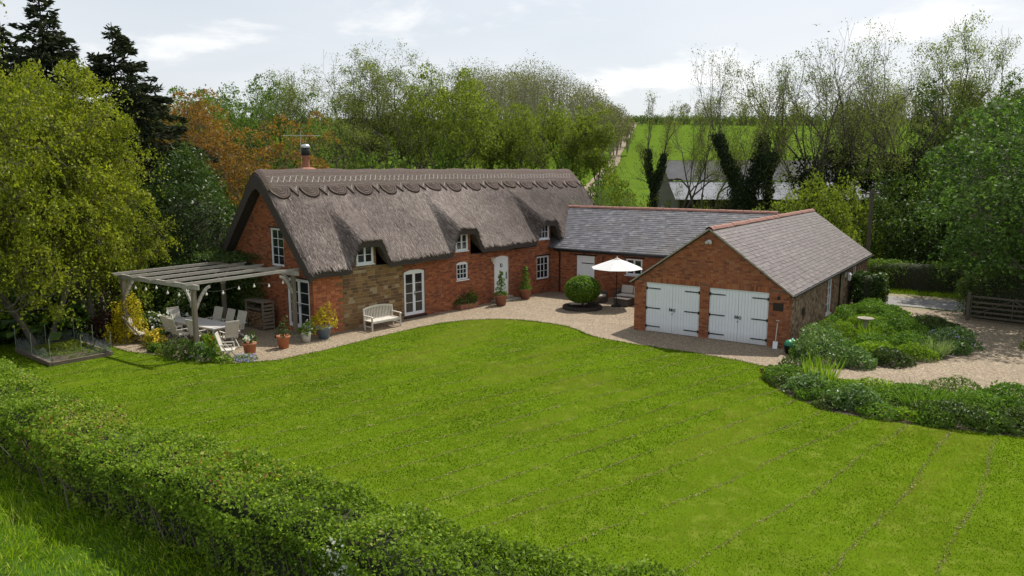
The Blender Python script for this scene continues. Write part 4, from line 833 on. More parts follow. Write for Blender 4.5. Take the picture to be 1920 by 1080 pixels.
def skeleton(seed, H=10.0, stems_=1, levels=5, nchild=2, side=2, spread=.62, first=.28, ratio=.66, r0=.17, up=.16, wob=.16, lean=(0, 0), base_spread=.3, bole=1, trunk=.40):
    r = np.random.default_rng(seed); S = []; tips = []; wood = []
    def dev(d, ang):
        a = unit(np.cross(d, r.normal(size=3))); return unit(d * math.cos(ang) + a * math.sin(ang))
    def grow(p, d, L, rad, lev):
        ns = 4 if lev == 0 else (3 if lev < levels else 2)
        for i in range(ns):
            d = unit(d + r.normal(size=3) * wob * (.5 if lev == 0 else 1) + np.array([0, 0, up * (1 if lev else .4)])); q_ = p + d * L / ns; r2 = rad * (.86 if lev else .9)
            S.append([*p, *q_, rad, r2]); wood.append((q_, lev, r2))
            if lev < levels and (lev > 0 or i >= bole) and i < ns - 1:
                for _ in range(side if lev else 1):
                    if r.uniform() < (.75 if lev else .9): grow(q_, dev(d, r.uniform(.5, 1.05)), L * ratio * r.uniform(.6, .95), r2 * .55, lev + 1)
            p = q_; rad = r2
        if lev < levels:
            for _ in range(nchild): grow(p, dev(d, r.uniform(.2, spread)), L * ratio * r.uniform(.8, 1.1), rad * .72, lev + 1)
        else: tips.append((p, d))
    for s in range(stems_):
        a = r.uniform(0, 6.28); sp = base_spread if stems_ > 1 else .03
        grow(np.array([.25 * math.cos(a) * (stems_ > 1), .25 * math.sin(a) * (stems_ > 1), 0]), unit(np.array([math.cos(a) * sp + lean[0], math.sin(a) * sp + lean[1], 1])), H * trunk * r.uniform(.85, 1.1), r0 * (1 if stems_ == 1 else .7), 0)
    T = np.array([t[0] for t in tips]); S = np.array(S); k = H / max(S[:, 5].max(), .1)
    S[:, :6] *= k; T = T * k; return S, T, [(q_ * k, l, rr) for q_, l, rr in wood], r
def tree_mesh(seed, leaf_mat, n_leaf, leaf_r, leaf_size, bark='bark', twig=.012, ivy=0, ivy_h=.6, ivy_r=.42, active=1.0, pads=0, **kw):
    S, T, wood, r = skeleton(seed, **kw); S[:, 6:] = np.maximum(S[:, 6:], twig * .6)
    act = r.choice(len(T), max(8, int(len(T) * active)), replace=False); k = act[r.choice(len(act), n_leaf)]; C = T[k] + r.normal(size=(n_leaf, 3)) * leaf_r * np.array([1, 1, .75])
    if pads:                                     # layered boughs: domed sprays of leaves round well-spaced shoots
        pick = [int(r.integers(len(T)))]; dd = np.linalg.norm(T - T[pick[0]], axis=1)
        for _ in range(pads - 1): i_ = int(np.argmax(dd * r.uniform(.6, 1, len(T)))); pick.append(i_); dd = np.minimum(dd, np.linalg.norm(T - T[i_], axis=1))
        pick = np.array(pick); k = pick[r.choice(pads, n_leaf)]; sz = leaf_r * r.uniform(.6, 1.35, len(T)); a_ = r.uniform(0, 6.283, n_leaf); q_ = np.sqrt(r.uniform(size=n_leaf)) * (1 + .35 * np.sin(a_ * 3 + k) + .2 * np.sin(a_ * 7 + 2 * k))
        C = T[k] + np.stack([q_ * np.cos(a_), q_ * np.sin(a_), .42 - .85 * q_ ** 2 + .16 * r.normal(size=n_leaf)], 1) * sz[k][:, None]
    C = C * 1.0; zk = kw.get('H', 10) / np.percentile(C[:, 2], 98.5); C = C * zk; S[:, :6] *= zk; V, F = tubes_np(S, 5); tm = mesh_np('trunk', V, F, bark, smooth=True); cc = C.mean(0); Vl, Fl = leaves(C, leaf_size, unit(C - cc + np.array([0, 0, 2])), .3, .62, r)
    tm['H'] = float(kw.get('H', 10)); cm = mesh_np('crown', Vl, Fl, leaf_mat, np.clip(.5 + .28 * fnoise(C, .9, seed) + .2 * r.normal(size=n_leaf), 0, 1)); im = None
    if ivy:
        w_ = np.array([q_ for q_, l, rr in wood if l <= 1 and q_[2] < ivy_h * kw.get('H', 10)]); seg = S[(S[:, 6] > .085) & (S[:, 2] < ivy_h * kw.get('H', 10))]
        i = r.choice(len(seg), ivy, p=(lambda w_: w_ / w_.sum())(seg[:, 6] ** .15 * np.linalg.norm(seg[:, 3:6] - seg[:, :3], axis=1))); t_ = r.uniform(size=(ivy, 1)); C = seg[i, :3] * (1 - t_) + seg[i, 3:6] * t_; d = unit(r.normal(size=(ivy, 3)) * np.array([1, 1, .3])); C = C + d * (ivy_r * r.uniform(.3, 1, ivy) * (1 + .45 * fnoise(C, 2.2, seed)))[:, None]
        Vl, Fl = leaves(C, leaf_size * 1.5, d, .5, .8, r); im = mesh_np('ivy', Vl, Fl, 'lf_ivy', r.uniform(size=ivy))
    return tm, cm, im
def plant_tree(name, label, meshes, loc, rotz=0, scale=1, group=None, cat_='tree'):
    t = thing(name, label, cat_, loc, rotz, group, scale); link('trunk', meshes[0], t); link('crown', meshes[1], t)
    if meshes[2]: link('ivy', meshes[2], t)
    return t

# ------------------------------------------------------------------ pergola and dining set
per_ = thing('pergola', 'silver grey timber pergola with open rafters in front of the gable', 'pergola', (-27.6, 18.15, 0))
PX, PY, PZ = 2.45, 2.3, 2.86
for sx, sy in ((-1, -1), (1, -1), (1, 1), (-1, 1)):
    x, y = sx * PX, sy * PY; mb = MB(); mb.box((x - .075, y - .075, 0), (x + .075, y + .075, PZ - .2)); p = mb.build('post', 'post_wood', per_, bevel=.01)
    mb = MB(); mb.box((x - .16, y - .16, 0), (x + .16, y + .16, .12)); mb.build('post_foot', 'stone_step', p)
    for dx_, dy_ in ((-sx, 0), (0, -sy)):
        pts = [Vector((x + dx_ * (.06 + .62 * t), y + dy_ * (.06 + .62 * t), PZ - .95 + .78 * (1 - (1 - t) ** 1.7))) for t in np.linspace(0, 1, 6)]; mb = MB()
        for a, b in zip(pts[:-1], pts[1:]): mb.bar(a, b + (b - a) * .08, .07, .10)
        mb.build('brace', 'grey_wood', per_)
for sy in (-1, 1): mb = MB(); mb.box((-PX - .35, sy * PY - .04, PZ - .20), (PX + .35, sy * PY + .04, PZ - .02)); mb.build('beam', 'grey_wood', per_, bevel=.008)
for k in range(5):
    x = -PX + k * (2 * PX / 4); mb = MB(); y0, y1 = -PY - .42, PY + .42; h = .115
    mb.prism([(x - .03, y0, PZ + .06), (x - .03, y0 + .16, PZ - .04), (x - .03, y1 - .16, PZ - .04), (x - .03, y1, PZ + .06), (x - .03, y1, PZ - .04 + h), (x - .03, y0, PZ - .04 + h)], (.06, 0, 0)); mb.build('rafter', 'grey_wood', per_)
t = thing('festoon_lights', 'string of clear round bulbs hanging along the pergola edge', 'string lights', (-27.6, 18.15, 0))
pts = []
def sag(a, b, n=14, s=.16): return [(a[0] + (b[0] - a[0]) * u, a[1] + (b[1] - a[1]) * u, a[2] + (b[2] - a[2]) * u - s * math.sin(math.pi * u)) for u in np.linspace(0, 1, n)]
path = sag((PX, PY, 2.62), (PX, 0, 2.62)) + sag((PX, 0, 2.62), (PX, -PY, 2.62))[1:] + sag((PX, -PY, 2.62), (0, -PY, 2.6))[1:] + sag((0, -PY, 2.6), (-PX, -PY, 2.62))[1:]
mb = MB(); mb.tube(path, .008, 4); mb.build('cord', 'iron', t); bm_ = None
for k in range(3, len(path) - 2, 4):
    p = path[k]; mb = MB(); mb.lathe([(0, -.16), (.035, -.15), (.05, -.115), (.038, -.08), (.018, -.06), (.016, 0)], 8); 
    if bm_ is None: o = mb.build('bulb', 'bulb', t, p); bm_ = o.data
    else: o = link('bulb', bm_, t, p)
tb = thing('dining_table', 'long pale grey rectangular garden table under the pergola', 'table', (-27.95, 17.95, 0)); 
mb = MB(); mb.box((-1.55, -.55, .70), (1.55, .55, .745)); mb.build('tabletop', 'tabletop', tb, bevel=.01); mb = MB(); mb.box((-1.4, -.42, .62), (1.4, .42, .698)); mb.build('apron', 'chair', tb)
for sx in (-1, 1):
    for sy in (-1, 1): mb = MB(); mb.box((sx * 1.36 - .04, sy * .40 - .04, 0), (sx * 1.36 + .04, sy * .40 + .04, .62)); mb.build('leg', 'chair', tb)
def chair(label, loc, rotz, group=None, rec=.30, high=1.08, mat='chair'):
    t = thing('garden_chair', label, 'chair', loc, rotz, group); bk = lambda z: -.22 - (z - .42) * math.tan(rec); top = high
    mb = MB()
    for s in (-1, 1): mb.bar((s * .25, bk(.36), .36), (s * .25, bk(top), top), .045, .03, (0, 1, 0))
    mb.bar((-.27, bk(top), top), (.27, bk(top), top), .04, .06); mb.bar((-.25, bk(.46), .46), (.25, bk(.46), .46), .03, .05); mb.build('back_frame', mat, t)
    for k in range(9): x = -.205 + k * .0512; mb = MB(); mb.bar((x, bk(.47) + .002, .47), (x, bk(top - .03) + .002, top - .03), .043, .012, (0, 1, 0)); mb.build('back_slat', mat, t)
    for s in (-1, 1): mb = MB(); mb.box((s * .25 - .02, -.24, .385), (s * .25 + .02, .26, .425)); mb.build('seat_rail', mat, t)
    for k in range(8): y = -.22 + k * .062; mb = MB(); mb.box((-.229, y, .41), (.229, y + .052, .428)); mb.build('seat_slat', mat, t)
    for s in (-1, 1):
        mb = MB(); mb.bar((s * .285, .26, 0), (s * .285, -.2, .64), .03, .045); mb.build('leg', mat, t); mb = MB(); mb.bar((s * .255, -.34, 0), (s * .255, .2, .42), .026, .045); mb.build('leg', mat, t)
        mb = MB(); mb.box((s * .285 - .03, -.36, .635), (s * .285 + .03, .2, .66)); mb.bar((s * .285, .17, .635), (s * .27, .2, .41), .028, .03); mb.build('armrest', mat, t)
    mb = MB(); mb.bar((-.27, -.32, .03), (.27, -.32, .03), .03, .03); mb.bar((-.29, .24, .03), (.29, .24, .03), .03, .03); mb.build('stretcher', mat, t); return t
base_c = chair('slatted folding armchair on the lawn side of the dining table, deck chair end', (-28.75, 17.15, .012), R_(6), 'chairs on the lawn side of the table')
for x, a, w_ in ((-28.0, -3, 'middle of three'), (-27.15, 4, 'gravel end')): dup(base_c, (x, 17.1 + .04 * a, .012), R_(a), 'slatted folding armchair on the lawn side of the dining table, ' + w_)
for x, a, w_ in ((-28.7, 183, 'flowering shrub end'), (-27.85, 176, 'middle of three'), (-27.05, 181, 'log store end')): dup(base_c, (x, 18.85, .012), R_(a), 'slatted folding armchair on the hedge side of the dining table, ' + w_, 'chairs on the hedge side of the table')
dup(base_c, (-29.85, 18.0, .012), R_(-96), 'slatted folding armchair at the table end by the white flowering shrub'); base_c2 = dup(base_c, (-25.9, 17.75, .012), R_(78), 'slatted folding armchair at the table end by the gravel and terracotta pots')
for o in (dup(base_c, (-24.1, 16.45, .032), R_(-45), 'pale slatted folding chair alone at the lawn edge near a terracotta pot'),): o.scale = (.92,) * 3
for o in scene.objects:
    if o.name.startswith('garden_chair') and o['label'].endswith('armchair at the table end by the white flowering shrub'): o['group'] = None; del o['group']
    elif o.name.startswith('garden_chair') and ('gravel and terracotta' in o['label'] or 'alone at' in o['label']) and 'group' in o: del o['group']
t = thing('deck_chair', 'reclined cream canvas sling chair beside the golden shrub', 'chair', (-29.6, 16.25, .03), R_(-56))
mb = MB(); prof = [(-.62, 1.08), (-.50, .86), (-.36, .6), (-.22, .40), (-.05, .33), (.2, .37), (.42, .45)]
V = [(s * .28, y, z) for y, z in prof for s in (-1, 1)]; mb.add(V, [(2 * i, 2 * i + 1, 2 * i + 3, 2 * i + 2) for i in range(len(prof) - 1)], True); o = mb.build('sling', 'canvas', t); so_ = o.modifiers.new('s', 'SOLIDIFY'); so_.thickness = .02
for s in (-1, 1):
    mb = MB(); mb.bar((s * .30, -.64, 1.1), (s * .30, .3, .0), .035, .05); mb.build('leg', 'post_wood', t); mb = MB(); mb.bar((s * .27, -.5, 0), (s * .27, .44, .46), .035, .05); mb.build('leg', 'post_wood', t)
mb = MB(); mb.bar((-.3, -.64, 1.1), (.3, -.64, 1.1), .03, .03); mb.bar((-.3, .44, .46), (.3, .44, .46), .03, .03); mb.build('crossbar', 'post_wood', t)
# log store and lantern under the climber
t = thing('log_store', 'slatted timber log store full of split logs beside the gable door', 'log store', (-28.0, 20.55, .012), R_(-7))
mb = MB(); mb.box((-.75, -.05, 1.22), (.75, .58, 1.26)); mb.build('roof_board', 'post_wood', t)
for x in (-.7, .7):
    for y in (0, .5): mb = MB(); mb.box((x - .035, y - .035, 0), (x + .035, y + .035, 1.22)); mb.build('post', 'post_wood', t)
    for k in range(7): mb = MB(); mb.box((x - .012 + (.05 if x > 0 else -.05), -.03, .08 + k * .16), (x + .012 + (.05 if x > 0 else -.05), .53, .18 + k * .16)); mb.build('side_slat', 'post_wood', t)
mb = MB(); mb.box((-.66, .0, .04), (.66, .5, .08)); mb.build('floor_board', 'post_wood', t); mb = MB(); mb.box((-.66, .0, .86), (.66, .5, .9)); mb.build('shelf', 'post_wood', t)
mb = MB(); mb.lathe([(0, 0), (.055, 0), (.06, .2), (.055, .42), (0, .42)], 7, (0, 0, 0), False); lm = mb.build('log', 'logs', t); lm.rotation_euler = (R_(-90), 0, 0); lm.location = (-.6, .05, .14); k = 0
for row in range(6):
    for c in range(10):
        if k: o = link('log', lm.data, t, (-.60 + c * .126 + (.06 if row % 2 else 0) + rng.normal() * .008, .05 + rng.normal() * .03, .14 + row * .108)); o.rotation_euler = (R_(-90), rng.uniform(0, 1), 0); o.scale = (rng.uniform(.8, 1.1),) * 2 + (1,)
        k += 1
t = thing('floor_lantern', 'tall grey lantern on the gravel beside the log store', 'lantern', (-28.95, 20.05, .012)); mb = MB()
for sx in (-1, 1):
    for sy in (-1, 1): mb.bar((.13 * sx, .13 * sy, .0), (.11 * sx, .11 * sy, .55), .025, .025)
mb.box((-.15, -.15, 0), (.15, .15, .03)); mb.build('frame', 'metal', t); mb = MB(); mb.lathe([(.17, .54), (.12, .62), (.05, .72), (.0, .74)], 4, (0, 0, 0), False); mb.build('lid', 'metal', t); mb = MB(); mb.tube([(.05 * math.cos(a), 0, .76 + .06 * math.sin(a)) for a in np.linspace(0, 6.28, 10)], .008, 5); mb.build('ring', 'metal', t)
# ------------------------------------------------------------------ pots
def pot(name, label, loc, rb, rt_, h, mat, plant=None, rim=True, group=None):
    t = thing(name, label, 'plant pot', loc, 0, group); mb = MB(); p = [(0, 0), (rb, 0), (rt_ * .97, h * .82)]; p += [(rt_ * 1.08, h * .84), (rt_ * 1.1, h), (rt_ * .95, h), (rt_ * .9, h * .86), (0, h * .85)] if rim else [(rt_, h), (rt_ * .92, h), (rt_ * .88, h * .86), (0, h * .85)]
    mb.lathe(p, 22); mb.build('pot', mat, t); mb = MB(); mb.lathe([(rt_ * .9, h * .87), (0, h * .9)], 16); mb.build('soil', 'soil', t)
    if plant:
        rx, hh, n, size, m_, fl, fn, fs = plant; P, N, f = mound(rx, rx, hh, n, size, .3, base=h * .88); foliage('foliage', t, P, N, size, m_); o = stems(t, 4, hh * .8, rx * .5, .012); o.location.z = h * .88
        if fl: k = rng.choice(len(P), fn); c = np.repeat(P[k] + [0, 0, .03], 6, 0) + rng.normal(size=(fn * 6, 3)) * fs * .4; V, F = leaves(c, fs, None, .5, .9); link('blossom', mesh_np('blossom', V, F, fl, rng.uniform(size=len(c))), t)
    return t
pot('terracotta_pot', 'terracotta pot of white flowers at the edge of the pergola gravel', (-24.05, 17.35, .012), .19, .25, .50, 'terracotta', (.24, .36, 260, .08, 'lf_dark', 'fl_white', 9, .09))
pot('terracotta_pot', 'terracotta pot with a loose small green shrub by the pergola post', (-23.95, 18.85, .012), .19, .25, .50, 'terracotta', (.26, .60, 220, .08, 'lf_dark', None, 0, 0))
pot('white_pot', 'small off white pot with green leaves near the gable door', (-24.0, 20.05, .012), .15, .20, .38, 'white_pot', (.30, .42, 330, .08, 'lf_green', 'fl_white', 5, .05), False)
pot('blue_pot', 'blue grey glazed pot of golden yellow foliage at the cottage corner', (-23.95, 20.95, .012), .20, .33, .52, 'blue_pot', (.46, .78, 900, .075, 'lf_yellow', None, 0, 0))
def spiral_pot(label, loc):
    t = pot('spiral_topiary_pot', label, loc, .24, .33, .58, 'old_terracotta'); C = []; N = []
    for u in np.linspace(0, 1, 700):
        a = u * 2 * math.pi * 3.4; rr = .30 * (1 - u) + .06; z = .58 + .06 + u * 1.15; tube = .15 * (1 - u * .55)
        d = unit(rng.normal(size=3)); C.append(np.array([rr * .6 * math.cos(a), rr * .6 * math.sin(a), z]) + d * tube); N.append(d)
    for _ in range(420): d = unit(rng.normal(size=3)); d[2] = abs(d[2]) * .7; C.append(np.array([0, 0, .56]) + d * np.array([.36, .36, .24])); N.append(d)
    C, N = np.array(C), np.array(N); foliage('foliage', t, C, N, .075, 'lf_bord', .5); mb = MB(); mb.tube([(0, 0, .45), (.01, 0, 1.75)], [.03, .012], 6); mb.build('stem', 'bark_dark', t); return t
spiral_pot('spiral clipped evergreen in a terracotta pot on the bench side of the front door', (-22.3, 31.55, .012)); spiral_pot('spiral clipped evergreen in a terracotta pot on the window side of the front door', (-22.35, 33.95, .012))
t = thing('stone_trough', 'low dark trough planted with green leaves under the small arched window', 'planter', (-23.25, 29.85, .012), R_(83)); mb = MB(); mb.prism([(-.6, -.2, 0), (.6, -.2, 0), (.66, -.24, .27), (-.66, -.24, .27)], (0, .42, 0)); mb.build('trough', 'old_terracotta', t)
P, N, f = mound(.62, .3, .42, 520, .1, .35, base=.24); foliage('foliage', t, P, N, .10, 'lf_dark'); P, N, f = mound(.3, .25, .3, 160, .08, .35, base=.3); P[:, 0] += .45; P[:, 2] += .2; foliage('tall_foliage', t, P, N, .08, 'lf_olive')
# ------------------------------------------------------------------ bench
t = thing('garden_bench', 'sun bleached wooden bench with curved slatted back against the stone wall', 'bench', (-23.35, 23.85, .012), R_(-97 - 0)); 
# local x along the bench, +y towards the lawn after the half turn below
t.rotation_euler = (0, 0, R_(83)); SG = -1
arc = lambda x: .90 + .10 * (1 - (x / .82) ** 2)
for s in (-1, 1):
    mb = MB(); mb.bar((s * .80, .26, 0), (s * .80, .34, .95), .06, .06, (0, 1, 0)); mb.build('leg', 'teak', t); mb = MB(); mb.box((s * .80 - .03, -.29, 0), (s * .80 + .03, -.23, .62)); mb.build('leg', 'teak', t)
    mb = MB(); pa = [Vector((s * .80, y, z)) for y, z in ((.31, .64), (.1, .645), (-.1, .64), (-.26, .635), (-.32, .60))]
    for a, b in zip(pa[:-1], pa[1:]): mb.bar(a, b, .07, .035)
    mb.build('armrest', 'teak', t); mb = MB(); mb.bar((s * .80, .27, .18), (s * .80, -.25, .18), .03, .05); mb.build('side_rail', 'teak', t)
mb = MB(); xs_ = np.linspace(-.80, .80, 13)
for a, b in zip(xs_[:-1], xs_[1:]): mb.bar((a, .335, arc(a)), (b, .335, arc(b)), .035, .075)
mb.build('top_rail', 'teak', t); mb = MB(); mb.bar((-.8, .29, .44), (.8, .29, .44), .035, .06); mb.build('back_rail', 'teak', t)
for k in range(18): x = -.73 + k * .0859; mb = MB(); mb.bar((x, .292, .46), (x, .333, arc(x) - .03), .045, .014, (0, 1, 0)); mb.build('back_slat', 'teak', t)
for k in range(6): y = -.27 + k * .092; mb = MB(); mb.box((-.78, y, .405), (.78, y + .082, .43)); mb.build('seat_slat', 'teak', t)
mb = MB(); mb.box((-.78, -.285, .33), (.78, -.26, .40)); mb.build('front_apron', 'teak', t)
# ------------------------------------------------------------------ courtyard: clipped ball, parasol, rattan set
t = thing('clipped_box_ball', 'large clipped green box ball in a stone edged ring in the courtyard', 'topiary', (-18.35, 33.2, .012))
mb = MB(); mb.lathe([(1.02, 0), (1.02, .13), (.99, .16), (.80, .16), (.78, .10), (0, .10)], 28); mb.build('stone_ring', 'dark_timber', t)
mb = MB(); mb.tube([(0, 0, .08), (.03, 0, .5)], [.06, .05], 8); mb.build('trunk', 'bark_dark', t)
n = 9000; d = unit(rng.normal(size=(n, 3))); rr = (1 + .04 * fnoise(d * 3, 2)) * rng.uniform(.93, 1.02, n); P = d * rr[:, None] * np.array([.90, .90, .70]); P[:, 2] = np.maximum(P[:, 2], -.62) + .98; foliage('foliage', t, P, d, .075, 'lf_box', .5)
mb = MB(); mb.lathe([(0, .36), (.5, .42), (.78, .7), (.84, 1.0), (.74, 1.3), (.45, 1.56), (0, 1.64)], 20); mb.build('inner_twigs', 'core', t)
t = thing('garden_parasol', 'white octagonal parasol on a dark pole over the rattan seating', 'parasol', (-17.15, 34.65, .012)); R8 = 1.36
mb = MB(); mb.tube([(0, 0, 0), (0, 0, 2.5)], .025, 10); mb.build('pole', 'dark_timber', t); mb = MB(); mb.lathe([(0, 0), (.26, 0), (.26, .05), (.06, .08), (.05, .25), (0, .25)], 20); mb.build('base', 'iron', t)
ap = (0, 0, 2.52); V = [ap]; n = 8; mb = MB()
for k in range(n):
    a0, a1 = 2 * math.pi * k / n + .2, 2 * math.pi * (k + 1) / n + .2; W_ = 6
    for i in range(W_):
        u0, u1 = i / W_, (i + 1) / W_
        def pt(u, a, e): return (R8 * u * math.cos(a), R8 * u * math.sin(a), 2.52 - .50 * u ** 1.12 - e * .04 * u)
        am = (a0 + a1) / 2; rim = math.cos((a1 - a0) / 2)
        def pm(u): return (R8 * u * rim * math.cos(am), R8 * u * rim * math.sin(am), 2.52 - .50 * u ** 1.12 - .055 * u * (1 - u) - .005)
        mb.add([pt(u0, a0, 0), pt(u1, a0, 0), pm(u1), pm(u0)], [(0, 1, 2, 3)]); mb.add([pm(u0), pm(u1), pt(u1, a1, 0), pt(u0, a1, 0)], [(0, 1, 2, 3)])
o = mb.build('canopy', 'parasol', t); o.modifiers.new('s', 'SOLIDIFY').thickness = .006
mb = MB(); mb.lathe([(.0, 2.66), (.02, 2.64), (.015, 2.58), (.05, 2.54), (.16, 2.49), (.17, 2.46)], 12); mb.build('finial', 'teak', t)
for k in range(8): a = 2 * math.pi * k / 8 + .2; mb = MB(); mb.bar((.03 * math.cos(a), .03 * math.sin(a), 2.46), (R8 * .98 * math.cos(a), R8 * .98 * math.sin(a), 1.995), .014, .018); mb.build('rib', 'dark_timber', t)
def sofa(name, label, cat_, loc, rotz, W_, seats):
    t = thing(name, label, cat_, loc, rotz); D_ = .78; mb = MB(); mb.box((-W_ / 2, -D_ / 2, .05), (W_ / 2, D_ / 2, .30)); mb.build('base', 'rattan', t, bevel=.015)
    mb = MB(); mb.box((-W_ / 2, D_ / 2 - .13, .302), (W_ / 2, D_ / 2, .70)); mb.build('backrest', 'rattan', t, bevel=.015)
    for s in (-1, 1): mb = MB(); mb.box((s * (W_ / 2 - .065) - .065, -D_ / 2, .302), (s * (W_ / 2 - .065) + .065, D_ / 2 - .132, .60)); mb.build('armrest', 'rattan', t, bevel=.015)
    w_ = (W_ - .28) / seats
    for k in range(seats):
        x0 = -W_ / 2 + .14 + w_ * k; mb = MB(); mb.box((x0 + .01, -D_ / 2 - .02, .305), (x0 + w_ - .01, D_ / 2 - .14, .43)); mb.build('seat_cushion', 'cushion', t, bevel=.04)
        M = Matrix.Translation((x0 + w_ / 2, D_ / 2 - .17, .44)) @ Matrix.Rotation(R_(-14), 4, 'X'); mb = MB(); mb.box((-w_ / 2 + .02, -.10, 0), (w_ / 2 - .02, .04, .44), M); mb.build('back_cushion', 'cushion', t, bevel=.05)
    return t
sofa('rattan_sofa', 'two seat brown rattan sofa with pale cushions beneath the wing window', 'sofa', (-17.0, 36.15, .012), R_(-3), 1.75, 2)
sofa('rattan_armchair', 'brown rattan armchair with pale cushion half hidden behind the clipped box ball', 'armchair', (-18.6, 35.3, .012), R_(70), .85, 1)
t = thing('rattan_coffee_table', 'low brown rattan block table in front of the rattan sofa', 'table', (-16.95, 35.2, .012), R_(-5)); mb = MB(); mb.box((-.40, -.40, .02), (.40, .40, .36)); mb.build('base', 'rattan', t, bevel=.015); mb = MB(); mb.box((-.42, -.42, .362), (.42, .42, .40)); mb.build('tabletop', 'rattan', t, bevel=.01)
# ------------------------------------------------------------------ birdbath, raised bed
t = thing('birdbath', 'stone birdbath on a turned pedestal among the island bed plants', 'birdbath', (-5.2, 34.2, .02)); mb = MB(); mb.lathe([(0, 0), (.2, 0), (.2, .06), (.13, .12), (.09, .25), (.11, .45), (.08, .62), (.12, .68)], 16); mb.build('pedestal', 'stone_step', t); mb = MB(); mb.lathe([(.0, .67), (.15, .68), (.33, .76), (.34, .80), (.30, .80), (.2, .745), (0, .735)], 24); mb.build('bowl', 'stone_step', t)
t = thing('raised_bed', 'low plank edged vegetable bed fenced with grey netting on the lawn', 'raised bed', (-30.15, 13.4, .03), R_(-5)); BX, BY = 1.75, 1.05
for y in (-BY, BY): mb = MB(); mb.box((-BX, y - .05, 0), (BX, y + .05, .14)); mb.build('plank', 'plank', t)
for x in (-BX, BX): mb = MB(); mb.box((x - .05, -BY + .051, 0), (x + .05, BY - .051, .135)); mb.build('plank', 'plank', t)
mb = MB(); mb.box((-BX + .05, -BY + .05, 0), (BX - .05, BY - .05, .11)); mb.build('soil', 'soil', t)
P = np.column_stack([rng.uniform(-BX + .1, BX - .1, 5200), rng.uniform(-BY + .1, BY - .1, 5200), np.zeros(5200)]); P[:, 2] = .11 + np.abs(fnoise(P, 2.5)) * .26 * rng.uniform(size=5200); P = P[fnoise(P, 1.8, 8) > -.05]; foliage('seedlings', t, P, np.tile([[0, 0, 1.]], (len(P), 1)), .075, 'lf_olive', .3)
pz = [(-BX, -BY), (0, -BY - .02), (BX, -BY), (BX, 0), (BX, BY), (0.1, BY), (-BX, BY), (-BX, 0)]
for x, y in pz: mb = MB(); mb.tube([(x, y, 0), (x + .02, y, .95 + rng.uniform(-.06, .1))], .012, 6); mb.build('stake', 'metal', t)
mb = MB()
for i in range(8):
    (x0, y0), (x1, y1) = pz[i], pz[(i + 1) % 8]; nx = 16
    for k in range(nx + 1):
        u = k / nx; hh = .66 - .24 * math.sin(math.pi * u) + .03 * math.sin(9 * u + i); x, y = x0 + (x1 - x0) * u, y0 + (y1 - y0) * u
        for du in (-.09, .09):
            if 0 <= u + du <= 1.001: mb.bar((x, y, .16), (x + (x1 - x0) * du * 3 if 0 <= u + 3 * du <= 1 else x + (x1 - x0) * du, y + (y1 - y0) * du * 3 if 0 <= u + 3 * du <= 1 else y + (y1 - y0) * du, hh), .005, .005)
    mb.bar((x0, y0, .2), (x1, y1, .2), .006, .006)
mb.build('netting', 'net', t)

# ------------------------------------------------------------------ boundary hedge in front
hd = thing('boundary_hedge', 'long thick hawthorn hedge with leafy trimmed top between the lawn and rough grass', 'hedge', (0, 0, 0))
HX0, HX1 = -33.0, 3.5
def hedge_line(x): return 7.95 + .10 * np.sin(x * .5) + .06 * np.sin(x * 1.3)
def hedge_pts(n, r, inner=False):
    x = r.uniform(HX0, HX1, n); hw = .98; ht = 1.62; per_len = 2 * ht + 2 * hw; s = r.uniform(0, per_len, n)
    y = np.where(s < ht, -hw, np.where(s < ht + 2 * hw, s - ht - hw, hw)); z = np.where(s < ht, s, np.where(s < ht + 2 * hw, ht, per_len - s))
    N = np.stack([0 * x, np.where(s < ht, -1, np.where(s < ht + 2 * hw, 0, 1)), np.where((s > ht) & (s < ht + 2 * hw), 1, .15)], 1).astype(float)
    k = (z / ht) ** 3; rr = (np.abs(y) / hw) ** 6 * k; z = z - .28 * rr; N = unit(N + np.stack([0 * x, np.sign(y) * rr, rr], 1))
    P = np.stack([x, y, z], 1); b = .24 * fnoise(P + 3, 1.4) + .22 * fnoise(P, 3.4, 2) + .11 * fnoise(P, 8, 3); dep = -np.abs(r.normal(size=n)) * .10
    P = P + N * (b + dep)[:, None]; P[:, 1] += hedge_line(x); P[:, 2] = np.maximum(P[:, 2], .03); low = (P[:, 2] < 1.15) & (y < -.3) & (r.uniform(size=n) < np.clip(1.2 - P[:, 2], 0, .62)) & (fnoise(P, 1.6, 40) > -.45); return P[~low], N[~low]
P, N = hedge_pts(290000, rng); foliage('foliage', hd, P, N, .056, 'lf_hedge', .35, .68, 2.0)
P, N = hedge_pts(9000, rng); P = P + N * rng.uniform(.02, .24, (len(P), 1)) + rng.normal(size=P.shape) * .02; foliage('shoots', hd, P, N, .06, 'lf_lime', .25, .55)
P, N = hedge_pts(26000, rng); k = (fnoise(P, .8, 21) > .5) & (rng.uniform(size=len(P)) < .55); foliage('russet_tips', hd, P[k] + N[k] * .05, N[k], .055, 'lf_copper', .3)
P, N = hedge_pts(60000, rng); k = (np.hypot(P[:, 0] + 8.1, (P[:, 2] - .95) * .8) < .42) & (P[:, 1] < 7.4) & (fnoise(P, 5, 2) > -.2); c_b = P[k] + N[k] * .07; V, F = leaves(c_b, .045, N[k], .4, .9); link('blossom', mesh_np('blossom', V, F, 'fl_white', rng.uniform(size=len(c_b))), hd)
xs_ = np.linspace(HX0 + .2, HX1 - .2, 60); prof = [(-.56, 0), (-.62, .8), (-.54, 1.15), (-.3, 1.30), (.3, 1.30), (.54, 1.15), (.62, .8), (.56, 0)]; V = [(x, float(hedge_line(x)) + a, b) for x in xs_ for a, b in prof]; nb = len(prof)
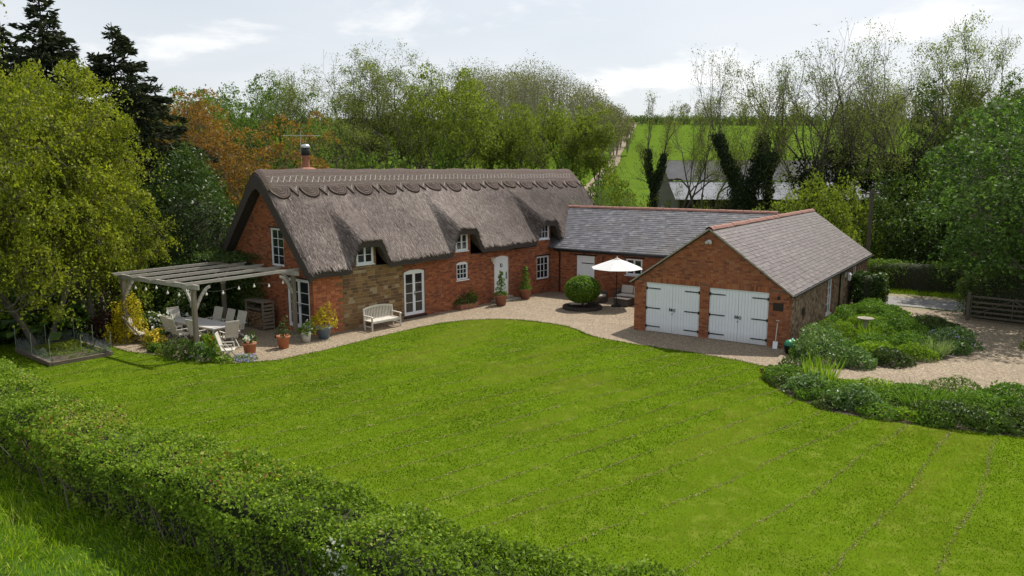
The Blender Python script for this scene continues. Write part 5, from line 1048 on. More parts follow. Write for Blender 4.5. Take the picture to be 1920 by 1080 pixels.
link('inner_twigs', mesh_np('inner_twigs', V, [(i * nb + k, i * nb + k + 1, (i + 1) * nb + k + 1, (i + 1) * nb + k) for i in range(59) for k in range(nb - 1)], 'core', smooth=True), hd)
S = []
for x in np.arange(HX0, HX1, .16):
    y = float(hedge_line(x)) - .6 + rng.normal() * .12; S.append([x, y, 0, x + rng.normal() * .2, y - .1 + rng.normal() * .2, .8 + rng.uniform(0, .5), .018, .007])
V, F = tubes_np(S, 5); link('stems', mesh_np('stems', V, F, 'bark', smooth=True), hd)

# ------------------------------------------------------------------ left-hand trees
gold = tree_mesh(11, 'lf_gold', 66000, .62, .10, active=.075, pads=330, H=12, stems_=3, levels=4, side=2, spread=.75, ratio=.72, base_spread=.36, r0=.17, up=.14, wob=.2)
gold2 = tree_mesh(12, 'lf_gold', 54000, .58, .10, active=.075, pads=260, H=10, stems_=3, levels=4, side=2, spread=.8, ratio=.72, base_spread=.4, r0=.15, up=.12, wob=.2)
for (nm, ms, (f_, r_), sc, rz, lb) in [('field_maple', gold, (29.5, -19.0), (1.05, 1.05, 1.16), .4, 'tallest golden green spring tree left of the pergola in front of the spruces'), ('field_maple', gold2, (31.5, -17.7), (.95, .95, 1.06), 2.0, 'golden green spring tree beside the tall spruce and laurel'),
                                   ('field_maple', gold2, (28.0, -20.9), (1.0, 1.0, 1.32), 4.1, 'golden green spring tree at the far corner behind the vegetable bed'), ('field_maple', gold2, (32.8, -17.4), (.66, .66, .88), 3.0, 'golden green tree hanging in front of the laurel')]:
    plant_tree(nm, lb, ms, at(f_, r_), rz, sc)
def spruce_mesh(seed, H=16.0, n_w=46, R0=3.6):
    r = np.random.default_rng(seed); S = [[0, 0, 0, 0, 0, H, .25, .02]]; C = []; N = []
    for k in range(n_w):
        u = k / n_w; z = H * (.06 + .93 * u); L = R0 * (1 - u) ** .8 * r.uniform(.75, 1.1) + .15
        for j in range(7 if u < .85 else 4):
            a = r.uniform(0, 6.283); Lj = L * r.uniform(.7, 1.15); d = np.array([math.cos(a), math.sin(a), 0]); p = np.array([0, 0, z]); m_ = max(5, int(Lj * 15))
            e = p + d * Lj + np.array([0, 0, -.22 * Lj + .12 * Lj * u + .05]); S.append([*p, *e, .035, .008])
            t_ = np.sqrt(r.uniform(size=(m_ * 2, 1))); c = p + (e - p) * t_; sd_ = np.array([-d[1], d[0], 0]); w_ = .42 * (1.1 - t_) * min(1, Lj / 2) + .06
            c = c + sd_ * r.normal(size=(m_ * 2, 1)) * w_ * .8; c[:, 2] += r.normal(size=m_ * 2) * .07 - .10 * np.abs(r.normal(size=m_ * 2)) + .06 * t_[:, 0] ** 3; C.append(c); N.append(np.tile(d, (m_ * 2, 1)))
    C = np.concatenate(C); N = np.concatenate(N); V, F = tubes_np(S, 5); tm = mesh_np('trunk', V, F, 'bark_dark', smooth=True)
    t = unit(N + r.normal(size=N.shape) * .45); b = unit(np.cross(t, r.normal(size=N.shape))); Ls = .19 * r.uniform(.6, 1.5, (len(C), 1)); V = np.stack([C - t * Ls, C + b * Ls * .28, C + t * Ls, C - b * Ls * .28], 1).reshape(-1, 3)
    return tm, mesh_np('crown', V, np.arange(len(V)).reshape(-1, 4), 'lf_conifer', np.clip(.5 + .25 * r.normal(size=len(C)), 0, 1)), None
sp1, sp2 = spruce_mesh(5, R0=5.8, n_w=58), spruce_mesh(6, R0=8.4, n_w=64)
for ms, f_, r_, sc, rz, lb in [(sp1, 43, -26.0, 1.06, 0, 'tallest dark spruce behind the golden trees'), (sp2, 43.5, -22.4, .95, 1.3, 'dark spruce with sloping right flank beside the copper tree'), (sp1, 45, -29.6, .97, 2.2, 'dark spruce mostly hidden by golden foliage'), (sp1, 74, -30.5, .86, 3, 'distant small dark spruce poking above the copper tree')]:
    plant_tree('spruce', lb, ms, at(f_, r_), rz, sc)
copper = tree_mesh(21, 'lf_copper', 36000, .68, .12, active=.10, pads=230, H=11.5, stems_=3, levels=4, side=2, spread=.8, ratio=.74, base_spread=.5, r0=.16)
plant_tree('copper_tree', 'rounded copper brown leaved tree behind the cottage gable', copper, at(53, -19.6), 0, (1.1, 1.1, 1.0))
# laurel and shrubs wrapping the terrace
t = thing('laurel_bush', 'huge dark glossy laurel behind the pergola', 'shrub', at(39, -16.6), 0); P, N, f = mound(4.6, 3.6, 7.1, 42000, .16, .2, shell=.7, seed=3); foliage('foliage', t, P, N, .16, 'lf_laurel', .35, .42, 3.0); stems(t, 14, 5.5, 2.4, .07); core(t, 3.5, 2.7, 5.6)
shrub('laurel_bush', 'lower dark laurel filling the back of the terrace', 'shrub', (-32.6, 20.3, 0), 2.1, 2.4, 3.4, 9000, .16, 'lf_laurel'); shrub('laurel_bush', 'dark laurel in deep shade behind the vegetable bed', 'shrub', (-36.6, 16.8, 0), 3.4, 2.6, 3.2, 9000, .17, 'lf_dark')
shrub('evergreen_shrub', 'dense dark evergreen behind the leafy rhubarb', 'shrub', (-37.8, 13.2, 0), 3.4, 2.6, 3.0, 8000, .16, 'lf_dark')
shrub('flowering_shrub', 'round shrub covered in white flower heads beside the deck chair', 'shrub', (-30.55, 17.3, 0), 1.0, 1.0, 1.35, 2600, .11, 'lf_dark', flowers='fl_white', fl_n=120, fl_size=.10)
shrub('flowering_shrub', 'white flowered shrub behind the table end chair', 'shrub', (-30.9, 18.9, 0), .9, .9, 1.5, 2200, .11, 'lf_dark', flowers='fl_white', fl_n=40, fl_size=.09)
shrub('golden_shrub', 'bright yellow feathery shrub by the left pergola post', 'shrub', (-30.3, 16.0, 0), .75, .75, 1.75, 3200, .085, 'lf_yellow', rough=.35); shrub('purple_shrub', 'dark purple leaved shrub next to the yellow shrub', 'shrub', (-31.6, 15.9, 0), .95, .9, 1.75, 2800, .085, 'lf_purple', rough=.35)
shrub('tall_olive_shrub', 'olive brown shrub climbing the left pergola post', 'shrub', (-31.0, 16.6, 0), .9, .8, 2.7, 2600, .10, 'lf_olive', rough=.4)
for x, y, s in [(-32.6, 14.2, 1.0), (-33.6, 13.2, 1.15), (-33.2, 15.2, 1.25), (-34.6, 12.4, 1.0)]:
    t = thing('rhubarb_clump', 'big leaved rhubarb plant in shade behind the netted bed', 'plant', (x, y, 0), rng.uniform(0, 6), 'rhubarb plants behind the netted bed'); a = rng.uniform(0, 6.28, 46); rr = rng.uniform(.15, .85, 46) * s; P = np.column_stack([rr * np.cos(a), rr * np.sin(a), s * rng.uniform(.35, 1.0, 46)])
    foliage('foliage', t, P, unit(np.column_stack([np.cos(a) * .5, np.sin(a) * .5, np.ones(46)])), .52, 'lf_bord', .75, .85); V, F = tubes_np([[0, 0, 0, *p, .018, .012] for p in P], 5); link('stalks', mesh_np('stalks', V, F, 'lf_purple', np.zeros(len(F)), smooth=True), t)
# climber on the gable
t = thing('gable_climber', 'dark leafy climber spreading over the left of the gable and pergola', 'climber', (*rotz_pt(-5.4, -.05), 0), R_(-7)); n = 9000
x = rng.normal(size=n) * 1.05; z = rng.uniform(0, 3.05, n) ** 1.0; P = np.column_stack([x, -.12 - np.abs(rng.normal(size=n)) * .28, z]); P = P[(np.abs(x) < 2.2) & (z < 3.0 - .25 * np.abs(x))]; foliage('foliage', t, P, np.tile([[0, -1., .3]], (len(P), 1)), .10, 'lf_dark', .4)
n = 2600; P = np.column_stack([rng.normal(size=n) * 1.0 - .2, -rng.uniform(.0, 1.9, n), 3.0 + .14 * np.abs(rng.normal(size=n))]); foliage('trailing_foliage', t, P, np.tile([[0, 0, 1.]], (n, 1)), .10, 'lf_dark', .4); stems(t, 7, 2.6, .9, .03)
# lawn-edge planting by the pergola
for nm, lb, x, y, rx, h, n, sz, mt, fl, fn, fs in [('euphorbia', 'mound of bright yellow flowers beneath the deck chair', -28.35, 16.0, .42, .62, 500, .07, 'lf_bord', 'fl_yellow', 75, .09), ('low_shrub', 'dark low shrub at the foot of the pergola corner post', -25.9, 15.75, .75, .62, 1500, .085, 'lf_dark', 'fl_white', 8, .05), ('low_shrub', 'yellow green leafy shrub beside the pergola corner post', -25.3, 16.5, .45, 1.15, 700, .10, 'lf_lime', 'fl_red', 10, .07),
    ('low_shrub', 'russet stemmed plant against the pergola corner post', -25.55, 16.05, .3, .8, 420, .07, 'lf_purple', 'fl_red', 24, .06), ('low_shrub', 'green plant with blue flowers at the lawn edge', -24.8, 15.98, .6, .6, 1100, .08, 'lf_bord', 'fl_blue', 26, .05), ('lavender', 'pale lavender mat by the terracotta pot', -23.55, 16.75, .5, .22, 420, .07, 'lf_cream', 'fl_blue', 130, .05),
    ('low_shrub', 'tuft of grey green leaves left of the pergola corner post', -26.9, 15.7, .55, .38, 700, .07, 'lf_olive', None, 0, 0), ('low_shrub', 'small green mound between the yellow flowers and dark shrub', -27.6, 15.6, .5, .42, 650, .08, 'lf_bord', 'fl_blue', 8, .05), ('low_shrub', 'bright green tuft under the lone slatted chair', -24.0, 16.1, .4, .28, 480, .07, 'lf_lime', None, 0, 0), ('low_shrub', 'brown stemmed shrub behind the yellow flowers', -28.9, 16.2, .35, .55, 420, .07, 'lf_copper', None, 0, 0)]:
    shrub(nm, lb, 'plant', (x, y, .02), rx, rx * .8, h, n, sz, mt, flowers=fl, fl_n=fn, fl_size=fs, rough=.3)

# ------------------------------------------------------------------ island bed and front border
PK = {'geranium': ('lf_bord', .10, .55), 'peony': ('lf_blue', .15, .42), 'lime': ('lf_lime', .085, .5), 'dark': ('lf_dark', .09, .6), 'fern': ('lf_green', .09, .35)}
def border(kind, lb, x, y, rx, ry, h, fl=None, fn=0, group=None): mt, sz, asp = PK[kind]; sz *= .8; n = int(1500 * rx * ry * (1 + h) * (.1 / sz) ** 1.6) + 300; return shrub('border_plant', lb, 'plant', (x, y, .03), rx * .98, ry * .98, h * .8, n, sz, mt, rough=.2, aspect=asp, bias=.35, flowers=fl, fl_n=fn, fl_size=.06, group=group)
border('peony', 'big leaved peony mound next to the trug at the garage corner', -5.75, 29.1, 1.15, 1.05, 1.3); border('geranium', 'low leafy edging in front of the peony mound', -6.5, 28.8, .6, .55, .5); border('peony', 'grey green peony beside the gravel drive', -4.5, 28.75, .7, .6, .75)
border('dark', 'neat dark spreading shrub along the drive edge of the island bed', -3.6, 29.9, .8, .8, .62); border('lime', 'yellow green mound in the middle of the island bed', -4.3, 30.7, 1.0, .9, .8); border('geranium', 'tall fresh green clump beyond the birdbath', -3.7, 34.1, 1.25, 1.15, 1.25); border('fern', 'feathery green plant against the stone garage wall', -6.5, 32.6, .6, .9, .95)
border('lime', 'lime green plant beside the birdbath', -5.9, 33.6, .8, .8, .75); border('geranium', 'leafy green mound near the far garage window', -5.6, 38.4, 1.2, 1.3, 1.0); border('lime', 'bright green mound behind the birdbath', -5.3, 36.2, 1.0, 1.0, .85); border('dark', 'dark low shrub at the far tip of the island bed', -3.3, 38.3, 1.2, .9, .55); border('dark', 'dark ground cover trailing along the far drive edge', -2.4, 36.9, .8, 1.0, .45)
border('peony', 'blue flowered clump on the drive side of the island bed', -2.1, 34.3, .95, .9, .8, 'fl_blue', 40); border('peony', 'glossy clump at the outer corner of the island bed', -1.75, 33.1, .55, .6, .6); border('dark', 'purple tinged shrub behind the variegated grass', -2.9, 35.5, .55, .5, .75); border('lime', 'low yellow green plant behind the drive edging', -3.0, 31.3, .75, .7, .6)
clump('striped_grass', 'tuft of pale striped grass at the drive edge of the island bed', 'grass', (-2.35, 32.1, .03), .8, .55, 460, .025, 'lf_cream', lean=.75); clump('iris_clump', 'upright spiky green iris leaves in the front border', 'plant', (-5.05, 25.1, .04), 1.0, .75, 230, .045, 'lf_lime', lean=.22); clump('daylily_clump', 'arching strappy daylily leaves in the front border', 'plant', (-1.95, 24.2, .04), .9, .6, 380, .03, 'lf_bord', lean=.75)
clump('daylily_clump', 'strappy leaves beside the birdbath pedestal', 'plant', (-4.8, 33.2, .03), .7, .6, 260, .03, 'lf_lime', lean=.7)
border('geranium', 'leafy mound at the lawn tip of the front border', -6.15, 25.3, .72, .62, .62); border('peony', 'grey leaved mound beneath the iris in the front border', -5.2, 24.3, .75, .6, .62); border('dark', 'small round clipped shrub at the gravel end of the front border', -6.35, 26.6, .42, .42, .5); border('geranium', 'leafy clump between iris and peony in the front border', -4.3, 24.2, .9, .8, .6)
border('peony', 'peony with pale edged leaves in the front border', -3.75, 23.45, .75, .65, .85); border('lime', 'bright green ground cover on the drive side of the front border', -3.5, 25.3, 1.3, .8, .5); border('geranium', 'wide leafy mass in the middle of the front border', -2.5, 24.7, 1.1, .9, .65); border('peony', 'low glossy clump on the drive side of the front border', -2.4, 26.1, .7, .5, .5)
border('geranium', 'green leafy mass beyond the daylily in the front border', -.9, 24.7, 1.2, 1.1, .78); border('dark', 'dense dark mound on the lawn side of the front border', -1.1, 23.6, 1.0, .7, .65); border('geranium', 'nettle leaved clump near the outer end of the front border', .4, 25.4, 1.3, 1.2, .95); border('dark', 'dark leafy clump at the outer lawn edge of the front border', .5, 24.1, 1.1, .8, .78); border('fern', 'ferny clump at the drive end of the front border', -1.2, 26.3, 1.0, .6, .7); border('geranium', 'rough leafy clump outermost in the front border', 2.4, 25.2, 1.4, 1.4, 1.0)
for k, (x, y, rr, kd) in enumerate([(-6.0, 24.6, .5, 'dark'), (-5.0, 23.6, .55, 'geranium'), (-4.3, 23.1, .5, 'dark'), (-3.0, 23.0, .6, 'geranium'), (-2.2, 23.2, .55, 'lime'), (-1.6, 23.1, .5, 'geranium'), (-.3, 23.6, .6, 'geranium'), (1.4, 23.9, .8, 'dark')]):
    border(kd, {'dark': 'low dark edging plant on the lawn side of the front border', 'geranium': 'low mid green edging plant on the lawn side of the front border', 'lime': 'low lime green edging plant on the lawn side of the front border'}[kd], x, y, rr, rr * .75, .42, group={'dark': 'dark edging plants', 'geranium': 'mid green edging plants', 'lime': None}[kd])
for k, (x, y, rr) in enumerate([(-5.4, 30.7, .8), (-3.4, 32.6, .9), (-4.6, 32.0, .8), (-6.6, 35.2, .7), (-4.4, 37.4, 1.0), (-3.0, 33.0, .7), (-6.4, 31.0, .6), (-4.6, 35.2, .8), (-6.5, 37.0, .7), (-6.4, 39.8, .8), (-4.9, 39.8, .9)]):
    border('geranium', 'leafy green filler plant between the larger mounds of the island bed', x, y, rr, rr, .6 + .12 * (k % 3), group='filler plants in the island bed')
shrub('purple_heather', 'tiny purple brown shrub at the tip of the front border', 'plant', (-6.85, 25.9, .03), .32, .28, .25, 260, .06, 'lf_purple')

# ------------------------------------------------------------------ clipped hedges, gate and lane side
def box_hedge(name, label, loc, rotz, rx, ry, h, n, mat, size=.085):
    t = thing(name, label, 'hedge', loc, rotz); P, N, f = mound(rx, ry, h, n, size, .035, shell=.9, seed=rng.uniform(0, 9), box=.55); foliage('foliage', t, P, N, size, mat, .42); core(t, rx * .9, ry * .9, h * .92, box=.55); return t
box_hedge('clipped_hedge', 'clipped laurel block against the garage far corner', (-6.35, 42.3, 0), 0, .85, .9, 1.75, 4200, 'lf_laurel', .12); box_hedge('clipped_hedge', 'clipped hedge with light top across the lane', (-4.9, 49.2, 0), 0, 3.3, .9, 1.75, 9000, 'lf_green'); box_hedge('clipped_hedge', 'dark tall clipped hedge behind the five bar gate', (1.75, 41.85, 0), R_(-3), 4.2, .9, 2.45, 12000, 'lf_dark')
t = thing('five_bar_gate', 'weathered five bar field gate standing against the dark clipped hedge', 'gate', (-1.75, 40.75, .012), R_(-9)); W_ = 3.4
for x in (-.06, W_ + .06): mb = MB(); mb.box((x - .07, -.07, 0), (x + .07, .07, 1.35)); mb.build('post', 'pole', t)
for k, z in enumerate((.2, .42, .64, .86, 1.12)): mb = MB(); mb.box((.03, -.02, z), (W_ - .03, .02, z + .085)); mb.build('rail', 'pole', t)
for p, q_ in (((.05, -.03, .2), (1.7, -.03, 1.15)), ((W_ - .05, -.03, .2), (1.7, -.03, 1.15)), ((1.7, -.03, .2), (1.7, -.03, 1.2)), ((.05, -.035, .2), (.05, -.035, 1.2)), ((W_ - .05, -.035, .2), (W_ - .05, -.035, 1.2))): mb = MB(); mb.bar(p, q_, .03, .08, (0, 1, 0)); mb.build('brace', 'pole', t)
P = np.column_stack([rng.uniform(-30, 12, 16000), rng.uniform(47.3, 48.6, 16000), np.zeros(16000)]); V, F = blades(P, .22, .02, .5); tag(link('verge_grass', mesh_np('verge_grass', V, F, 'blade_long', rng.uniform(size=16000))), 'long grass along the far side of the lane', 'grass', kind='stuff')

# ------------------------------------------------------------------ background trees
fine = [tree_mesh(s, 'lf_fine', 13000, .32, .11, bark='bark_mid', active=.4, H=16, stems_=k, levels=5, nchild=2, side=1, spread=.8, ratio=.68, base_spread=.30, r0=.32, up=.08, wob=.2, twig=.014, bole=3, trunk=.44) for s, k in ((31, 1), (32, 2), (33, 2), (34, 3))]
leafy = [tree_mesh(s, 'lf_olive', 13000, .75, .15, bark='bark_mid', active=.16, pads=110, H=13, stems_=k, levels=4, side=2, spread=.95, ratio=.60, base_spread=.2, r0=.24, bole=3, trunk=.62) for s, k in ((41, 1), (42, 2), (43, 2))]
leafg = [tree_mesh(s, 'lf_green', 18000, .8, .155, active=.12, pads=150, H=12, stems_=k, levels=4, side=2, spread=.85, ratio=.73, base_spread=.35, r0=.17) for s, k in ((44, 2), (45, 3))]
leafd = [tree_mesh(s, 'lf_dark', 20000, .8, .17, bark='bark_dark', active=.14, pads=150, H=12, stems_=k, levels=4, side=2, spread=.85, ratio=.73, base_spread=.35, r0=.2) for s, k in ((46, 2), (47, 3))]
ivy = [tree_mesh(51, 'lf_fine', 7000, .28, .115, bole=2, trunk=.46, H=15, stems_=2, levels=5, side=1, nchild=2, spread=.5, ratio=.68, base_spread=.2, r0=.36, bark='bark_mid', up=.13, twig=.012, ivy=24000, ivy_h=.84, ivy_r=1.25), tree_mesh(52, 'lf_fine', 3600, .28, .115, bole=3, trunk=.5, H=13, stems_=1, levels=5, side=1, nchild=2, spread=.5, ratio=.62, r0=.34, bark='bark_mid', up=.13, twig=.012, lean=(-.18, .1), ivy=9000, ivy_h=.72, ivy_r=.75), tree_mesh(53, 'lf_fine', 6500, .28, .115, bole=2, H=16, stems_=4, levels=5, side=1, nchild=2, spread=.5, ratio=.70, base_spread=.28, r0=.33, bark='bark_mid', up=.13, twig=.012, ivy=12000, ivy_h=.58, ivy_r=.8)]
ORD = ['first', 'second', 'third', 'fourth', 'fifth', 'sixth', 'seventh', 'eighth', 'ninth', 'tenth', 'eleventh', 'twelfth', 'thirteenth', 'fourteenth', 'fifteenth', 'sixteenth', 'seventeenth', 'eighteenth', 'nineteenth', 'twentieth']
def row(ms, items, name, label, group, mark=None, back=False):
    base_label = label
    for k_, (f_, r_, hgt, wid) in enumerate(sorted(items, key=lambda t_: t_[1] / t_[0] * (-1 if back else 1))):
        label = base_label + (', %s from the %s' % (ORD[k_], mark) if mark else '')
        m_ = ms[int(rng.integers(len(ms)))]; h0 = m_[0]['H']; plant_tree(name, label, m_, at(f_, r_, -.05), rng.uniform(0, 6.28), (hgt / h0 * wid, hgt / h0 * wid, hgt / h0), group)
row(fine, [(72, -20.9, 16.0, .95), (74, -17.3, 18.0, .95), (76, -14.0, 18.6, 1.0), (78, -11.0, 18.4, .95), (80, -8.6, 17.0, .9), (73, -19.0, 15.5, 1.0), (75, -12.4, 17, .95), (77, -15.6, 17.5, 1.0), (73, -9.8, 15.5, .95), (79, -18.6, 16.5, 1.0)], 'ash_tree', 'slim spring ash with fine twigs behind the thatched ridge', 'ash trees behind the thatched ridge', 'copper tree')
row(leafg, [(60, -27.4, 11.6, .9), (75, -28.0, 14.6, .9), (73, -23.6, 14.6, .85), (80, -33, 14, 1.0)], 'hedgerow_tree', 'rounded green tree beyond the copper tree', 'green trees beyond the copper tree', 'spruces')
row(leafy, [(66, -5.2, 14.6, .95), (69, -2.4, 13.2, .9), (68, .4, 12.6, .9), (66, 2.9, 12.2, .9), (71, 5.6, 12.8, .9), (66, 7.2, 11.4, .8), (76, -7.6, 14, .9), (75, 1.8, 12.6, .9)], 'maple_tree', 'olive green leafy tree behind the thatched ridge', 'leafy trees behind the ridge below the wood', 'farm track', True)
row(leafg[:1], [(51, 5.6, 6.0, 1.0)], 'elder_tree', 'small leafy elder at the far end of the thatch behind the slate wing', 'elder'); scene.objects[-1] if False else None
for o in scene.objects:
    if o.name.startswith('elder_tree'): del o['group']
for ms, f_, r_, h, wd_, lb in [(ivy[1], 62, 11.2, 13.0, .6, 'leaning ivy clad tree beside the barn gable'), (ivy[0], 60, 18.3, 16.5, .52, 'broad tree thickly wrapped in dark ivy before the barn'), (ivy[2], 63, 26.0, 16.2, .85, 'many stemmed ivy clad tree at the right end of the barn'), (ivy[1], 66, 22.8, 16.0, .6, 'thin upright tree with ivy at its foot between two ivy clad trees'), (ivy[2], 64, 33.0, 15.5, .9, 'ivy clad tree right of the barn in front of the field')]: plant_tree('ivy_clad_tree', lb, ms, at(f_, r_, -.05), rng.uniform(0, 6.28), (h / 15 * wd_ / .9, h / 15 * wd_ / .9, h / (13 if ms is ivy[1] else 15.5)))
row(fine, [(66, 14.2, 13.0, .8), (64, 16.4, 13.2, .7), (62, 24.0, 16.2, .85), (66, 29.8, 14.0, .8)], 'ash_tree', 'slim bare stemmed tree before the barn', 'slim trees before the barn', 'barn gable')
row(fine, [(68, 36.0, 18.6, .8), (71, 39.8, 19.8, .85), (66, 41.8, 18.8, .85), (70, 44.5, 18.5, .8)], 'ash_tree', 'tall spring tree rising above the lane', 'tall trees over the lane', 'utility pole'); row(leafd, [(60, 40.6, 13.5, .95), (64, 37.0, 13.5, .95), (58, 36.0, 10.5, .95), (56, 33.6, 9.0, .9), (62, 45, 13, .95), (54, 37.5, 9.5, .9)], 'lane_tree', 'dark green leafy tree crowding the lane', 'leafy trees crowding the lane', 'utility pole')
# undergrowth in front of the barn and along the lane
und = []
for k, (mt, n) in enumerate((('lf_olive', 5200), ('lf_green', 5200), ('lf_dark', 5200))):
    P, N, f = mound(2.4, 2.2, 4.0, n, .17, .28, shell=.6, seed=k * 7.0); V, F = leaves(P, .17, N, .35, .6); und.append(mesh_np('foliage', V, F, mt, leaf_tone(P, n, seed=k)))
stm = stems(None, 10, 3.6, 1.6, .04); stm_me = stm.data; bpy.data.objects.remove(stm)
def under(k, f_, r_, s, h, lb, grp):
    t = thing('thicket_shrub', lb, 'shrub', at(f_, r_), rng.uniform(0, 6.28), grp, (s, s, h / 4.0)); link('foliage', und[k], t); link('stems', stm_me, t)
for k_, (f_, r_, s, h) in enumerate(sorted([(58, 8.4, .75, 5.6), (56, 10.2, .6, 3.6), (53, 16.6, .8, 3.4), (52, 18.6, .8, 4.4), (52, 20.4, .9, 4.9), (52.5, 22.2, .95, 5.2), (55, 24.8, .9, 5.0), (57, 14.2, .6, 3.6), (56, 12.2, .5, 3.0)], key=lambda t_: t_[1] / t_[0])): under(0, f_, r_, s, h, 'yellow green thicket shrub between the garage roof and the barn, %s from the farm track' % ORD[k_], 'shrubs before the barn')
for k_, (f_, r_, s, h) in enumerate(sorted([(54, 26.9, .9, 4.6), (57, 29.0, 1.1, 5.8), (53, 29.6, 1.0, 4.4), (56, 32.2, 1.2, 7.0), (53, 33.0, 1.0, 5.0), (55, 35.5, 1.2, 6.5), (52, 36.0, 1.0, 5.0), (50, 31.2, .9, 3.0)], key=lambda t_: t_[1] / t_[0])): under(2, f_, r_, s, h, 'dark thicket shrub behind the lane hedge, %s from the utility pole' % ORD[k_], 'dark shrubs behind the lane hedge')
for k_, (f_, r_, s, h) in enumerate(sorted([(62, -6, 1.1, 4.2), (62, -2, 1.1, 3.6), (64, 2.5, 1.0, 3.6), (61, -10, 1.2, 4.6), (63, -14, 1.2, 4.4), (66, 6, 1.0, 3.4), (66, 9.2, .9, 3.4), (58, -23, 1.3, 6), (52, -26, 1.4, 7), (62, -5.2, 1.1, 9.0), (63, -9.4, 1.0, 7.9), (64, -12.6, 1.0, 8.2), (66, -16.8, 1.1, 8.4), (65, 4.6, .9, 7.8), (66, 8.4, .8, 7.6), (68, -20, 1.3, 8.5)], key=lambda t_: t_[1] / t_[0])): under(1, f_, r_, s, h, 'green thicket shrub at the field edge behind the cottage, %s from the copper tree' % ORD[k_], 'shrubs at the field edge behind the cottage')
# sycamore over the drive
syc = tree_mesh(61, 'lf_syc', 26000, .66, .16, active=.12, pads=190, H=9.8, stems_=2, levels=4, side=2, spread=.85, ratio=.74, base_spread=.45, r0=.17)
plant_tree('sycamore', 'broad leaved sycamore overhanging the gravel drive and gate', syc, at(36.0, 26.6), 1.2, (1.1, 1.1, 1.0)); plant_tree('sycamore', 'second broad leaved tree behind the gate hedge', syc, at(44.0, 31.0), 3.2, (1.1, 1.1, .95))
plant_tree('sycamore', 'large sycamore shading the end of the gravel drive', syc, (5.2, 41.0, 0), 5.0, (1.1, 1.1, 1.05))
shrub('drive_shrub', 'yellow green shrub at the outer drive edge', 'shrub', (1.25, 35.6, .0), .8, .8, 1.6, 1500, .13, 'lf_lime')
# hilltop woodland and hedgerow: far-off masses
def wood(name, label, items, hgt, mats, leaf, per_tree, seed):
    r = np.random.default_rng(seed); PV, LC = [], []
    S = []
    for f_, r_, *hh in items:
        x, y, z = at(f_, r_, -.2); H_ = hgt * (hh[0] if hh else 1) * r.uniform(.88, 1.08); n = per_tree
        for _ in range(3):
            a = r.uniform(0, 6.28); e = np.array([x + math.cos(a) * 1.2, y + math.sin(a) * 1.2, z + H_ * .8]); S.append([x, y, z, *e, .16, .03])
            for _ in range(4): b = unit(r.normal(size=3) + np.array([0, 0, 1.2])) * H_ * .26; s0 = np.array([x, y, z]) + (e - np.array([x, y, z])) * r.uniform(.45, .95); S.append([*s0, *(s0 + b), .05, .015])
        d = unit(r.normal(size=(n, 3))); rr = r.uniform(.35, 1, n) ** .45; LC.append(np.array([x, y, z + H_ * .62]) + d * rr[:, None] * np.array([H_ * .26, H_ * .26, H_ * .40]) * (1 + .3 * fnoise(d * 3 + r_, 1.5, f_))[:, None])
    C = np.concatenate(LC); Vl, Fl = leaves(C, leaf, None, .5, .7, r); Vt, Ft = tubes_np(S, 4); V, F = cat((Vl, Fl), (Vt, Ft)); n1 = len(Fl)
    tag(link(name, mesh_np(name, V, F, mats, np.concatenate([np.clip(.5 + .3 * fnoise(C, .12, seed) + .2 * r.normal(size=n1), 0, 1), np.zeros(len(Ft))]), mi=np.concatenate([np.zeros(n1), np.ones(len(Ft))]))), label, 'woodland', kind='stuff')
it = [(f_ + rng.uniform(-4, 4), rng.uniform(-.072, .152)) for f_ in np.linspace(168, 240, 110)]
wood('hilltop_wood', 'hazy spring woodland crowning the hill beyond the cottage', [(f_, u * f_, 20.5 - 12.5 * max(0, (u - .04) / .11) ** 1.6) for f_, u in it], 1, ['lf_wood', 'bark_pale'], .26, 1000, 3)
wood('skyline_hedgerow', 'dark hedgerow trees along the skyline above the green field', [(292 + rng.uniform(-6, 6), r_) for r_ in np.arange(46, 215, .7)], 3.9, ['lf_green', 'bark'], .4, 110, 4)
wood('skyline_oaks', 'taller field trees standing in the skyline hedgerow', [(296 + rng.uniform(-4, 4), r_ + rng.uniform(-4, 4)) for r_ in np.arange(66, 215, 5)], 9, ['lf_wood', 'bark_pale'], .4, 600, 8)
wood('skyline_trees', 'trees along the field top behind the ash trees', [(292 + rng.uniform(-6, 6), r_) for r_ in np.arange(-190, 42, 1.2)], 2.6, ['lf_green', 'bark'], .5, 140, 5)
wood('far_right_wood', 'pale woodland on the rising ground at the far right', [(rng.uniform(225, 275), r_ * 1.0) for r_ in np.arange(112, 215, 1.8)], 16, ['lf_wood', 'bark_pale'], .28, 700, 6)
wood('far_left_wood', 'pale green woodland beyond the copper tree', [(rng.uniform(170, 230), r_ * 1.0) for r_ in np.arange(-130, -62, 2.2)], 13, ['lf_green', 'bark'], .42, 700, 7)

# ------------------------------------------------------------------ barn, pole, bird
BR = -0  # barn long axis lies square to the valley
b0 = at(86, 17.5); barn = thing('farm_barn', 'long grey sheeted farm barn with pale lower roof standing beyond the ivy clad trees', 'barn', (b0[0], b0[1], -.6), VIEW_AZ); bl, br, zb = 18.6, -0, 8.9
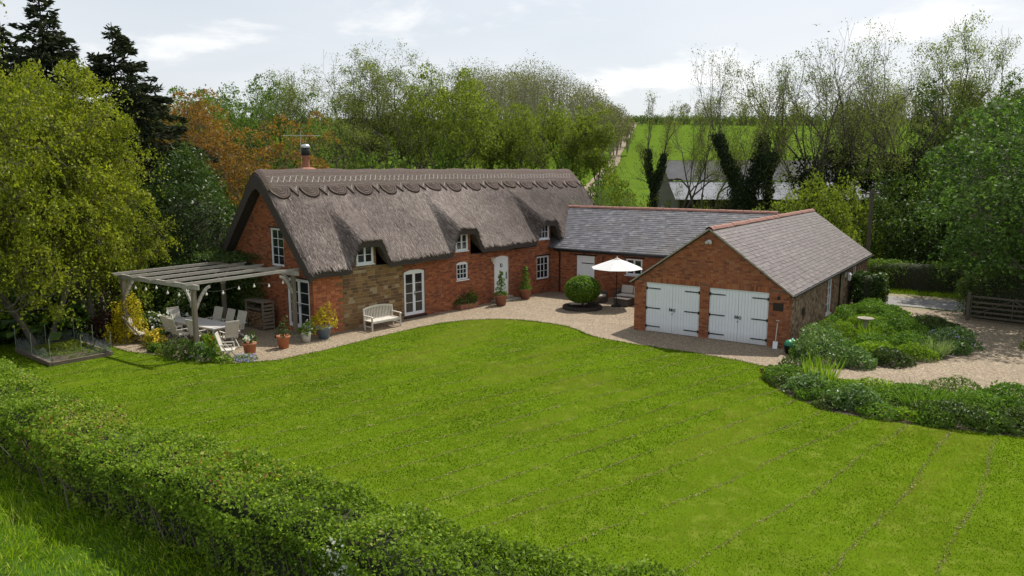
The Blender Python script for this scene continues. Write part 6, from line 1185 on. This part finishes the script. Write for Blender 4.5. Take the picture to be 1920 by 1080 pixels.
# local x across the view, y away; ridge along x
xl, xr_ = -.2, 19.5
mb = MB(); mb.prism([(xl, -7.6, 0), (xl, -7.6, 4.6), (xl, -4, 6.5), (xl, 0, 8.65), (xl, 4.4, 6.4), (xl, 4.4, 0)], (.2, 0, 0)); mb.build('gable_wall', 'barn_wall', barn)
mb = MB(); mb.box((xl - .05, -4.0, .2), (xl - .002, -1.6, 4.4)); mb.build('doorway_shade_slab', 'iron', barn); mb = MB(); mb.box((xl - .05, -6.6, .2), (xl - .002, -4.6, 3.6)); mb.build('sheet_panel', 'sheet_light', barn); mb = MB(); mb.box((xl - .05, -1.2, .2), (xl - .002, .8, 3.6)); mb.build('sheet_panel', 'sheet_light', barn)  # doorway is a black slab standing in for the unlit interior
mb = MB(); mb.box((xl + .2, -7.4, 0), (xr_ + 3.8, -7.2, 4.82)); mb.build('front_wall', 'dark_timber', barn)
def sheet(p0, p1, x0, x1, mat, nm):
    n = int((x1 - x0) / .35); V = []; (ya, za), (yb, zb_) = p0, p1
    for i in range(n + 1): x = x0 + (x1 - x0) * i / n; h = .05 * (i % 2); V += [(x, ya, za + h), (x, yb, zb_ + h)]
    return link(nm, mesh_np(nm, V, [(2 * i, 2 * i + 2, 2 * i + 3, 2 * i + 1) for i in range(n)], mat), barn)
sheet((-4.1, 6.55), (0, 8.72), xl - .3, xr_, 'sheet_dark', 'upper_roof'); sheet((-7.9, 4.62), (-3.95, 6.45), xl - .3, xr_ + 4, 'sheet_light', 'lean_to_roof'); sheet((4.6, 6.4), (0, 8.74), xl - .3, xr_, 'sheet_dark', 'rear_roof')
mb = MB(); mb.prism([(xr_ - .2, -7.2, 0), (xr_ - .2, -7.2, 4.4), (xr_ - .2, 0, 8.6), (xr_ - .2, 4.4, 6.3), (xr_ - .2, 4.4, 0)], (.2, 0, 0)); mb.build('far_gable', 'sheet_dark', barn)
t = thing('utility_pole', 'wooden utility pole behind the garage roof', 'pole', at(50, 23.9, -.1)); mb = MB(); mb.tube([(0, 0, 0), (.05, 0, 5.9)], [.15, .11], 10); mb.build('pole', 'pole', t); mb = MB(); mb.box((-.28, -.12, 5.35), (-.12, .08, 5.7)); mb.build('transformer_box', 'metal', t); mb = MB(); mb.bar((-.6, -.12, 5.6), (.6, -.12, 5.6), .08, .09); mb.build('crossarm', 'pole', t)
t = thing('bird', 'small dark bird gliding in the sky above the trees', 'bird', (*spot(90, 35.2), 23.6), .4); mb = MB(); mb.lathe([(0, -.22), (.03, -.18), (.06, -.02), (.05, .1), (.02, .2), (0, .24)], 8); o = mb.build('body', 'iron', t); o.rotation_euler = (R_(-90), 0, 0)
for s in (-1, 1): mb = MB(); mb.prism([(0, .06, .0), (s * .22, .12, .14), (s * .48, -.02, .10), (s * .2, -.06, .12), (0, -.08, 0)], (0, 0, .012)); mb.build('wing', 'iron', t)
